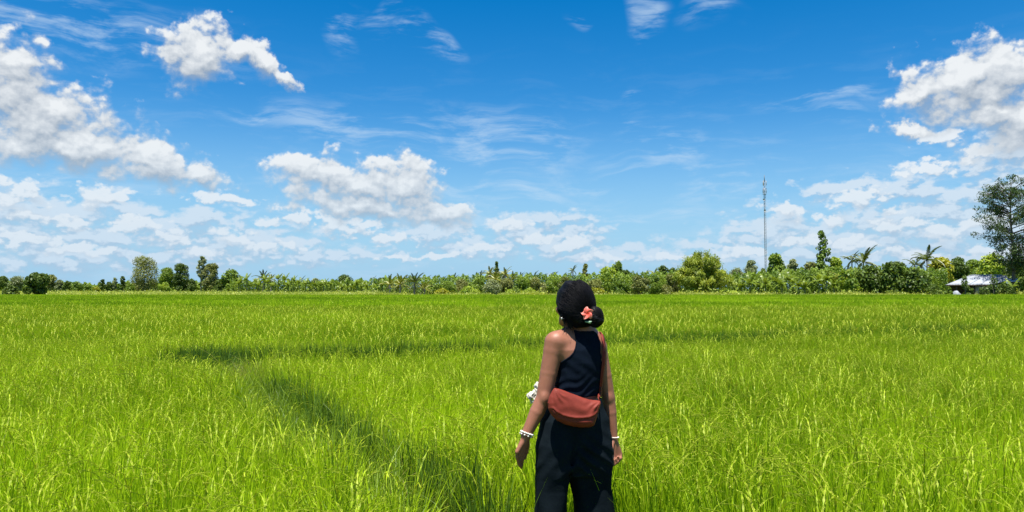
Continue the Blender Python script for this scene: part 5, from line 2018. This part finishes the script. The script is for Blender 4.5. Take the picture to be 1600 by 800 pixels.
    # ---------- shaggy stemless palms
    for x, y, w, lb in ((611, 430, 30, 'shaggy pale palm, left of three at the field edge'), (626, 427, 34, 'shaggy pale palm, middle of three at the field edge'), (648, 425, 34, 'upright dark shaggy palm, right of three at the field edge'),
                        (660, 438, 26, 'low brownish palm at the foot of the upright dark one')):
        palm(x, y, w, 131, lb, 'dark' if x == 648 else 'pale', n=20, name='shaggy_palm')
    # ---------- distant palms along the middle skyline
    for i, (x, y, w) in enumerate([(668, 430, 13), (681, 428, 18), (694, 430, 15), (712, 426, 22), (727, 429, 15), (741, 425, 18)]):
        palm(x, y, w, 215, ['short dark distant palm right of the shaggy palms', 'second dark distant palm right of the shaggy palms', 'dark distant palm with a flat top', 'largest dark palm left of the tall thin spire tree',
                            'small dark palm right of the largest dark one', 'dark palm at the left shoulder of the palm clump'][i], n=12)
    for x, y, w, lb in ((604, 431, 16, 'faint dark palm behind the left shaggy palm'), (637, 430, 16, 'faint dark palm between the middle and right shaggy palms'), (703, 428, 16, 'dark distant palm just left of the largest dark one'), (752, 422, 20, 'dark palm on the left shoulder of the clump, behind the pale left one'),
                        (812, 425, 18, 'dark palm at the right foot of the central clump'), (823, 428, 16, 'low dark palm left of the four beside the woman'), (867, 424, 18, 'dark palm last of four left of the woman\'s hair'),
                        (937, 424, 18, 'dark palm between the feathery tree and the layered tree'), (993, 425, 18, 'dark palm right of the dark tucked tree'), (1048, 418, 20, 'dark palm whose crown touches the left of the bamboo')):
        palm(x, y, w, 190, lb, n=16)
    palm(763, 416, 24, 140, 'palm at the left top of the central palm clump', 'pale')
    palm(775, 424, 26, 138, 'palm in the middle of the central palm clump under the spire tree', 'pale')
    palm(787, 417, 24, 140, 'palm at the right top of the central palm clump', 'pale')
    palm(801, 425, 24, 142, 'pale grey palm on the right slope of the central clump', 'pale')
    tree('spire_tree', 776, 409, 15, 150, 'thin dark spire tree rising above the central palm clump', M_DARK, shape='cone', trunk=.5, dens=.55, leaf=.34)
    palm(834, 424, 22, 200, 'dark palm left of the woman\'s head, first of four', n=13)
    palm(849, 427, 16, 205, 'dark palm left of the woman\'s head, second of four', n=12)
    palm(858, 425, 15, 205, 'dark palm left of the woman\'s head, third of four', n=12)
    palm(876, 426, 18, 190, 'dark palm just over the left of the woman\'s hair', n=13)
    palm(895, 414, 18, 170, 'tall thin palm straight above the woman\'s head', n=13)
    # ---------- hedge of shrubs along the field edge
    hedge = [(676, 440, 34, M_MID), (700, 438, 34, M_MID), (722, 436, 32, M_OLIVE), (744, 434, 34, M_MID), (768, 436, 36, M_GREY), (792, 434, 36, M_OLIVE), (815, 432, 34, M_MID), (838, 433, 36, M_OLIVE), (862, 434, 34, M_MID),
             (884, 432, 30, M_OLIVE), (906, 436, 30, M_MID), (930, 436, 32, M_OLIVE), (976, 437, 34, M_MID), (1000, 430, 36, M_OLIVE), (1024, 428, 34, M_MID), (1046, 427, 34, M_OLIVE)]
    wh = ['right beside the low brownish palm', 'below the flat topped distant palm', 'below the largest dark palm', 'left of the central palm clump', 'greyish, under the central palm clump', 'olive, right under the palm clump',
          'right of the central palm clump', 'olive, below the first of four dark palms', 'touching the woman\'s hair on the left', 'olive, behind the woman\'s head', 'behind the right of the woman\'s hair', 'olive, right of the woman\'s head',
          'below the layered light tree', 'olive, right of the layered light tree', 'below the palm left of the bamboo', 'olive, against the left of the bamboo']
    for (x, y, w, m), q in zip(hedge, wh):
        bush(x, y, w, 134 + (x * 7 % 5), 'rounded hedge shrub ' + q, m, 'hedge shrubs along the field edge', leaf=.25)
    for x, y, w, m, lb in ((690, 450, 30, M_YEL, 'bright low shrub in front of the hedge, leftmost of four'), (732, 447, 38, M_LIGHT, 'bright low vine mound in front of the central hedge'), (800, 452, 40, M_LIGHT, 'bright low shrub below the central palm clump'),
                           (826, 449, 34, M_LIGHT, 'bright low shrub left of the woman\'s hair'), (931, 449, 30, M_YEL, 'bright yellow green mound right of the woman\'s head'), (1085, 450, 60, M_LIGHT, 'low bright creeper mound below the bamboo'),
                           (1140, 449, 50, M_LIGHT, 'low bright creeper mound right of the bamboo')):
        bush(x, y, w, 129, lb, m, leaf=.30)
    # ---------- right of the woman's head
    tree('feathery_tree', 914, 413, 26, 150, 'narrow feathery tree just right of the woman\'s head', M_OLIVE, shape='cone', trunk=.12, leaf=.34, dens=.6)
    tree('layered_tree', 950, 420, 44, 145, 'layered light green tree right of the woman\'s head', M_LIGHT, trunk=.2, leaf=.45)
    tree('broadleaf_tree', 965, 408, 22, 155, 'mid green tree poking above the layered light tree', M_MID, trunk=.4)
    tree('broadleaf_tree', 978, 424, 26, 150, 'dark tree tucked behind the layered light tree', M_DARK, trunk=.2)
    palm(1006, 422, 20, 170, 'dark palm midway between the layered tree and the bamboo', n=13)
    palm(1020, 418, 20, 165, 'pale palm left of the bamboo', 'pale', n=13)
    tree('broadleaf_tree', 1036, 416, 24, 170, 'dark tree left of the bamboo', M_DARK, trunk=.3, dens=.8)
    tree('broadleaf_tree', 1051, 420, 16, 170, 'small dark tree touching the bamboo', M_DARK, trunk=.3)
    # ---------- bamboo
    r = np.random.default_rng(90)
    d = 132
    p = spot(1096, d)
    t = empty('bamboo_clump', tuple(p), 0, 'large round yellow green bamboo clump', 'bamboo')
    H, Wd = top_of(403, d), 92 * d / F
    st, lf = MB(), MB()
    for i in range(110):
        a, u = r.uniform(0, 2 * PI), math.sqrt(r.uniform(0, 1))
        rad = Wd * .5 * u
        top = np.array([rad * math.cos(a), rad * math.sin(a) * .8, H * (1.02 - .55 * u ** 2.2) * r.uniform(.90, 1.03)])
        b = np.array([.7 * math.cos(a) * u, .7 * math.sin(a) * u, 0])
        tip = top + np.array([math.cos(a) * .7 * u, math.sin(a) * .7 * u, -.6 * u + (.75 if u < .6 else 0)])
        m = np.array([b[0] * .7 + top[0] * .3, b[1] * .7 + top[1] * .3, top[2] * .62])
        tt = np.linspace(0, 1, 9)[:, None]
        c = (1 - tt) ** 3 * b + 3 * (1 - tt) ** 2 * tt * m + 3 * (1 - tt) * tt ** 2 * top + tt ** 3 * tip
        st.tube(c, np.linspace(.045, .01, 9), 5, caps=False, tint=.6)
        n = 190
        k = r.uniform(.32, 1, n) ** .75
        q = np.stack([np.interp(k, tt[:, 0], c[:, j]) for j in range(3)], 1) + r.normal(size=(n, 3)) * np.array([.24, .24, .26])
        lf.leaves(q, r.uniform(.35, .75, n), up=np.array([0, 0, .8]) + np.stack([np.cos(np.full(n, a)), np.sin(np.full(n, a)), np.zeros(n)], 1) * .6, wid=.22, bend=.4, tint=np.clip(r.uniform(.1, .9) + r.normal(size=n) * .15, 0, 1), r=r)
    o = st.build('culm', M_BAMBOO, t); o['kind'] = 'stuff'
    o = lf.build('foliage', M_BAMBOO, t); o['kind'] = 'stuff'
    # ---------- right of the bamboo
    tree('broadleaf_tree', 1151, 420, 28, 230, 'bluish distant tree right of the bamboo', M_GREY, trunk=.3, dens=.7)
    tree('broadleaf_tree', 1174, 408, 24, 230, 'taller bluish distant tree left of the mast', M_GREY, trunk=.35, dens=.7)
    tree('broadleaf_tree', 1192, 420, 18, 225, 'bluish distant tree at the foot of the mast', M_GREY, trunk=.2)
    tree('broadleaf_tree', 1211, 399, 34, 150, 'fresh green round tree right of the mast', M_MID, trunk=.15, leaf=.5)
    tree('broadleaf_tree', 1239, 406, 20, 155, 'grey green tree next to the fresh green one', M_GREY, trunk=.3)
    tree('broadleaf_tree', 1266, 411, 36, 150, 'brownish green tree left of the slender spire tree', M_OLIVE, trunk=.2)
    tree('slender_spire_tree', 1286, 361, 40, 146, 'slender see-through spire tree, tallest right of the mast', M_MID, shape='cone', trunk=.30, dens=.30, leaf=.40)
    tree('broadleaf_tree', 1306, 403, 30, 148, 'light leafy tree right of the slender spire tree', M_LIGHT, trunk=.2)
    r = np.random.default_rng(78)
    for i, (x, y) in enumerate(((1160, 436), (1172, 431), (1184, 436), (1196, 430), (1208, 428), (1220, 432), (1232, 424), (1244, 433), (1256, 436), (1278, 427), (1290, 424), (1302, 433))):
        banana(x + r.normal() * 2, y, 133 + r.uniform(-4, 5), ordinal(i, 12) + ' banana plant from the left in the bright thicket below the mast', 'banana plants below the mast', n=9)
    palm(1330, 391, 32, 150, 'left of two coconut palms rising side by side', n=15)
    palm(1349, 386, 46, 148, 'right and larger of two coconut palms side by side', n=17)
    palm(1316, 418, 34, 138, 'low pale palm under the two coconut palms', 'pale', n=14)
    tree('broadleaf_tree', 1322, 424, 40, 137, 'dense green tree below the left coconut palm', M_MID, trunk=.08, leaf=.5)
    tree('broadleaf_tree', 1357, 418, 46, 138, 'dense dark tree below the larger coconut palm', M_DARK, trunk=.06, leaf=.5)
    palm(1384, 407, 24, 165, 'small dark palm right of the coconut pair', n=12)
    tree('broadleaf_tree', 1394, 414, 50, 136, 'broad green tree with drooping leaves right of the pair', M_DARK, trunk=.05, leaf=.55)
    tree('broadleaf_tree', 1430, 422, 50, 134, 'broad low green tree below the far palms', M_DARK, trunk=.05, leaf=.55)
    tree('broadleaf_tree', 1405, 412, 36, 160, 'dark tree behind the broad green one', M_DARK, trunk=.2)
    palm(1429, 399, 30, 150, 'shorter dark palm left of the house', n=14)
    palm(1447, 384, 44, 148, 'tall spiky dark palm left of the house', n=18)
    tree('yellowish_tree', 1470, 405, 42, 150, 'yellow green tree behind the house roof\'s left end', M_YEL, trunk=.2, leaf=.5)
    tree('broadleaf_tree', 1498, 404, 34, 165, 'dark tree behind the middle of the roof', M_DARK, trunk=.25)
    tree('broadleaf_tree', 1520, 408, 36, 170, 'mid green tree behind the roof ridge', M_MID, trunk=.25)
    tree('broadleaf_tree', 1549, 397, 40, 160, 'pale yellow green tree behind the right of the roof', M_LIGHT, trunk=.2, leaf=.5)
    tree('broadleaf_tree', 1590, 408, 44, 165, 'dark tree behind the tall tree\'s trunk', M_DARK, trunk=.2)
    for x, y, w, m, lb in ((1460, 444, 32, M_DARK, 'dark shrub left of the house'), (1512, 446, 18, M_DARK, 'small dark shrub before the house\'s open side'), (1544, 444, 36, M_DARK, 'dark green shrub before the house wall'),
                           (1572, 442, 34, M_DARK, 'dark shrub at the foot of the tall tree'), (1480, 448, 16, M_MID, 'low shrub left of the white sheet')):
        bush(x, y, w, 124, lb, m, leaf=.3)
    tree('sapling', 1507, 432, 12, 122.5, 'thin dark sapling crossing the roof on the left', M_DARK, trunk=.4, dens=.16, leaf=.24)
    tree('sapling', 1552, 430, 14, 122.5, 'thin dark sapling crossing the roof on the right', M_DARK, trunk=.4, dens=.16, leaf=.24)
    banana(1582, 436, 124, 'dusty banana plant beside the tall tree\'s trunk', 'bananas by the house', n=7)

    # ---------- the tall airy tree at the right edge
    r = np.random.default_rng(61)
    d = 128
    p = spot(1583, d)
    t = empty('tall_airy_tree', tuple(p), 0, 'tall airy dark tree at the right edge of the photo', 'tree')
    H = top_of(270, d)
    tk, lf = MB(), MB()
    zz = np.linspace(-.2, H * .93, 12)
    trunk = np.stack([.25 * np.sin(zz * .35) - .15 + zz * .012, .2 * np.cos(zz * .3), zz], 1)
    tk.tube(trunk, np.linspace(.34, .05, 12), 9)
    cl = []
    for i in range(95):
        u = r.uniform(.16, 1.0) ** .85
        z = H * u
        b0 = np.array([np.interp(z * .86, trunk[:, 2], trunk[:, k]) for k in range(3)])
        a = i * 2.399
        reach = (5.4 * math.sin(PI * min(.10 + (u - .2) * .95, .9)) ** .8 + .6) * r.uniform(.45, 1.08)
        if u < .45:
            reach *= .75
        e = b0 + np.array([math.cos(a) * reach, math.sin(a) * reach, H * .07 + r.normal() * .5])
        e[2] = min(e[2], H - .3)
        m = (b0 + e) / 2 + np.array([0, 0, .35])
        tk.tube(np.array([b0, m, e]), [.09, .06, .02], 5, caps=False)
        for k in range(int(r.integers(3, 6))):
            q = b0 + (e - b0) * r.uniform(.5, 1.08) + r.normal(size=3) * np.array([.65, .65, .5])
            tk.tube(np.array([(m + e) / 2, q]), [.03, .012], 4, caps=False)
            cl.append((q, np.array([.78, .78, .55]) * r.uniform(.6, 1.25)))
    for k in range(9):
        cl.append((np.array([r.normal() * .8 - .2, r.normal() * .8, H - .5 - abs(r.normal()) * .9]), np.array([.7, .7, .5])))
    for k in range(16):
        cl.append((np.array([r.normal() * 1.1 + .8, r.normal() * 1.0, r.uniform(.22, .5) * H]), np.array([.9, .9, .7])))
    n = 17000
    pts, nd, ck = crown_points(r, cl, n)
    lf.leaves(pts, r.uniform(.20, .42, n), up=nd * .5 + np.array([0, 0, .3]), wid=.45, bend=.3, r=r)
    lf.build('crown', leaf_mat('dusky_leaf', (0.020, 0.045, 0.011, 1), (0.075, 0.125, 0.030, 1), trans=.2, gloss=.02, rand=.1), t)
    tk.build('trunk', BARK, t, True)

    # ---------- mass of undergrowth filling in behind the named trees
    r = np.random.default_rng(3)
    mb = MB()
    def mass(x0, x1, d, prof, n, leaf):
        x = r.uniform(x0, x1, n)
        dd = d + r.uniform(-3, 4, n)
        top = np.interp(x, [q[0] for q in prof], [q[1] for q in prof]) + 2.2 * np.sin(x * .31) + 1.6 * np.sin(x * .83 + 1)
        H = EYE + (451 - top) * dd / F
        z = PADDY + (H - PADDY) * r.uniform(0, 1, n) ** .8
        mb.leaves(np.stack([(x - 800) * dd / F, dd, z], 1), leaf * r.uniform(.6, 1.3, n), up=np.array([0, -.4, .7]), wid=.6, bend=.15, r=r, tint=np.clip(.45 + .25 * np.sin(x * .12 + z) + r.uniform(-.3, .3, n), 0, 1))
    mass(-150, 370, 262, [(-150, 437), (100, 441), (150, 445), (200, 441), (370, 437)], 14000, 1.0)
    mass(360, 610, 232, [(360, 438), (480, 440), (610, 436)], 13000, .6)
    mass(600, 1060, 143, [(600, 434), (700, 432), (780, 428), (900, 429), (1060, 425)], 30000, .36)
    mass(1040, 1480, 142, [(1040, 427), (1150, 428), (1250, 420), (1330, 419), (1480, 420)], 34000, .40)
    mass(1470, 1760, 170, [(1470, 415), (1760, 408)], 7000, .7)
    o = mb.build('undergrowth', M_MID)
    tag(o, kind='stuff')


make_trees()


# ------------------------------------------------------------------ lattice mast
def make_mast():
    STEEL = solid_mat('galvanised_steel', (.13, .14, .155, 1), (.19, .20, .215, 1), 3, .6, 0, .3, .2)
    PANEL = solid_mat('antenna_grey', (.28, .29, .30, 1), None, 3, .6)
    d = 300
    p = spot(1196.5, d)
    t = empty('radio_mast', tuple(p), 0, 'tall thin steel lattice mast standing behind the trees', 'mast')
    H = top_of(281, d)
    mb = MB()
    R = .42
    legs = [np.array([R * math.cos(a), R * math.sin(a)]) for a in (PI / 2, PI / 2 + 2.094, PI / 2 + 4.189)]
    for l in legs:
        mb.tube(np.array([[*l, 0], [*l, H]]), .06, 5)
    br = MB()
    n = int(H / 1.15)
    for i in range(n):
        z0, z1 = H * i / n, H * (i + 1) / n
        for k in range(3):
            a, b = legs[k], legs[(k + 1) % 3]
            br.tube(np.array([[*a, z0], [*b, z0]]), .035, 4, caps=False)
            br.tube(np.array([[*a, z0], [*b, z1]]), .03, 4, caps=False)
    mb.build('leg_frame', STEEL, t)
    br.build('lattice_bracing', STEEL, t)['kind'] = 'stuff'
    mb = MB()
    mb.tube(np.array([[0, 0, H - .5], [0, 0, H + 2.2]]), [.16, .10], 6)
    mb.build('top_pole', STEEL, t)
    a = None
    for ring, z in enumerate((H - 1.2, H - 4.2)):
        for k in range(3):
            an = PI / 2 + k * 2.094 + ring * .6
            if a is None:
                mb = MB()
                mb.box((-.13, -.07, -.95), (.13, .07, .95))
                mb.tube(np.array([[0, .1, .6], [0, .34, .6]]), .04, 5)
                mb.tube(np.array([[0, .1, -.6], [0, .34, -.6]]), .04, 5)
                a = mb.mesh('antenna_panel', PANEL)
            o = link('antenna_panel', a, t)
            o.location = (.72 * math.cos(an), .72 * math.sin(an), z)
            o.rotation_euler = (0, 0, an + PI / 2)
    for k, z in enumerate((H - 8.0, H - 12.5)):
        mb = MB()
        ph = np.linspace(0, 1, 5)
        v = [(.45 * q * math.cos(b), .20 * (1 - q * q), .45 * q * math.sin(b)) for q in ph for b in np.arange(12) * PI / 6]
        mb.add(v, [(i * 12 + j, i * 12 + (j + 1) % 12, (i + 1) * 12 + (j + 1) % 12, (i + 1) * 12 + j) for i in range(4) for j in range(12)])
        mb.tube(np.array([[0, .2, 0], [.2, .6, 0]]), .04, 5)
        o = mb.build('dish', PANEL, t)
        o.location = (-.55 + .3 * k, -.75, z)
    mb = MB()
    mb.box((-.7, -.7, -.06), (.7, .7, .02))
    o = mb.build('work_platform', STEEL, t)
    o.location = (0, 0, H - 5.6)


make_mast()


# ------------------------------------------------------------------ house with a tin roof
def make_house():
    TIN = solid_mat('white_tin', (.22, .245, .275, 1), (.33, .355, .385, 1), 1.2, .6, 0, .5, .0, stretch=(1, .1, 1))
    WALL = solid_mat('grey_render', (.34, .33, .30, 1), (.44, .43, .40, 1), 2, .9, .2)
    WOOD = solid_mat('dark_wood', (.05, .04, .032, 1), (.09, .07, .055, 1), 5, .85, .2)
    d = 130
    c0 = spot(1531, d)
    turn = math.atan2(c0[0], c0[1])
    R0 = math.hypot(c0[0], c0[1])
    h = empty('house', tuple(c0), -turn, 'low house with a white tin roof among the trees at right', 'house')

    def X(px, back=0.0):
        """Distance along the front for a column of the photograph, at a depth behind the house's origin."""
        return math.tan(math.atan2(px - 800, F) - turn) * (R0 + back)

    def Zt(py, back=0.0):
        return EYE + (451 - py) * (d + back * .85) / F - PADDY

    def sheet(c00, c10, c11, c01, name, n=None, amp=.05, th=.05):
        c00, c10, c11, c01 = [np.array(c, float) for c in (c00, c10, c11, c01)]
        n = n or int(np.linalg.norm(c10 - c00) / .22)
        V, m = [], MB()
        for i in range(n + 1):
            u = i / n
            a, b = c00 + (c10 - c00) * u, c01 + (c11 - c01) * u
            up = np.array([0, 0, amp * (i % 2)])
            V += [a + up, b + up]
        Q = [(2 * i, 2 * i + 2, 2 * i + 3, 2 * i + 1) for i in range(n)]
        m.add(np.array(V), Q)
        o = m.build(name, TIN, h)
        sm = o.modifiers.new('thickness', 'SOLIDIFY')
        sm.thickness = .02
        return o
    eave, ridge = Zt(445.0, -2), Zt(430.5, 2)
    yf, yb = -2.2, 5.6
    ym = 1.8
    x0, x1 = X(1477, yf), X(1550, yf)
    rx0, rx1 = X(1515, ym), X(1566, ym)
    third = lambda a, b, k, n=3: a + (b - a) * k / n
    for k in range(4):                   # four runs of sheet with lapped joints
        lift = np.array([0, 0, .03 * (k % 2)])
        a0, a1 = third(x0, x1, k, 4), third(x0, x1, k + 1, 4) + .05
        b0, b1 = third(rx0, rx1, k, 4), third(rx0, rx1, k + 1, 4) + .05
        sheet(np.array((a0, yf, eave)) + lift, np.array((a1, yf, eave)) + lift, np.array((b1, ym, ridge)) + lift, np.array((b0, ym, ridge)) + lift, 'roof_sheet')
    sheet((x1 + 1.5, yb, eave), (x0, yb, eave), (rx0, ym, ridge), (rx1, ym, ridge), 'roof_sheet')
    sheet((x0, yb, eave), (x0, yf, eave), (rx0 - .01, ym, ridge), (rx0 - .02, ym, ridge), 'roof_sheet', 24)
    sheet((x1 + .05, yf, eave + .01), (X(1577, 0), 0, Zt(437.5)), (rx1 + .5, ym, ridge), (rx1, ym, ridge), 'roof_sheet', 16)
    sheet((X(1572, -1), -1, Zt(441)), (X(1592, -1), -1, Zt(440.5)), (X(1590, 2), 2, Zt(436, 2)), (X(1574, 2), 2, Zt(436, 2)), 'porch_roof', 16)

    def boxp(lo, hi, nm, m, par=None):
        mb = MB(); mb.box(lo, hi)
        return mb.build(nm, m, par or h)
    boxp((x0 + .05, yf - .05, eave - .20), (x1 - .05, yf - .003, eave - .01), 'fascia', WOOD)
    mb = MB()
    mb.tube(np.array([[rx0, ym, ridge + .06], [rx1, ym, ridge + .06]]), .10, 6)
    mb.build('ridge_cap', TIN, h)
    boxp((X(1482, 2.4), 2.4, 0), (X(1568, 2.4), 2.6, eave + .3), 'wall', WOOD)
    boxp((X(1523, -1.4), -1.5, 0), (X(1537, -1.4), -1.3, eave - .17), 'wall', WALL)
    boxp((X(1537, -1.4) + .003, -1.28, 0), (X(1570, -1.2), -1.1, eave - .05), 'wall', WALL)
    wf = boxp((X(1542, -1.3), -1.36, 1.0), (X(1549, -1.3), -1.285, 1.95), 'window', WOOD)
    boxp((X(1542.7, -1.3), -1.375, 1.06), (X(1548.3, -1.3), -1.363, 1.89), 'pane', solid_mat('dark_glass', (.02, .025, .03, 1), None, 3, .1), wf)
    for x in (1480, 1494, 1508, 1521):
        boxp((X(x, -2) - .08, -1.95, 0), (X(x, -2) + .08, -1.79, eave - .02), 'post', WOOD)
    boxp((X(1479, -2), -2.0, -.05), (X(1572, -2), 2.4, .12), 'floor_slab', WALL)
    # white sheet over something low, before the house
    f = Field((-1.15, -.75, -.05), (1.15, .75, .75), .035)
    f.ell((-.1, 0, .05), (np.array([1, 0, 0]), np.array([0, 1, 0]), UP), (.72, .5, .48), 0)
    f.ell((.35, .05, .05), (np.array([1, 0, 0]), np.array([0, 1, 0]), UP), (.58, .45, .28), .12)
    f.ell((-.55, 0, .02), (np.array([1, 0, 0]), np.array([0, 1, 0]), UP), (.48, .4, .26), .12)
    Xg, Yg, Zg = f.ax[0][:, None, None], f.ax[1][None, :, None], f.ax[2][None, None, :]
    f.f = np.maximum(f.f + .018 * np.sin(Xg * 9 + 3 * np.sin(Yg * 5)) * np.sin(Zg * 8), -Zg).astype(np.float32)
    o = f.build('tarpaulin', TIN, None, np.zeros(3))
    sp_ = spot(1494, 124.5)
    o.location = (sp_[0], sp_[1], PADDY + .12)
    o.rotation_euler = (0, 0, -turn)
    o.scale = (.95, 1, 2.5)
    tag(o, 'white sheet humped over something low in front of the house', 'tarpaulin')


make_house()
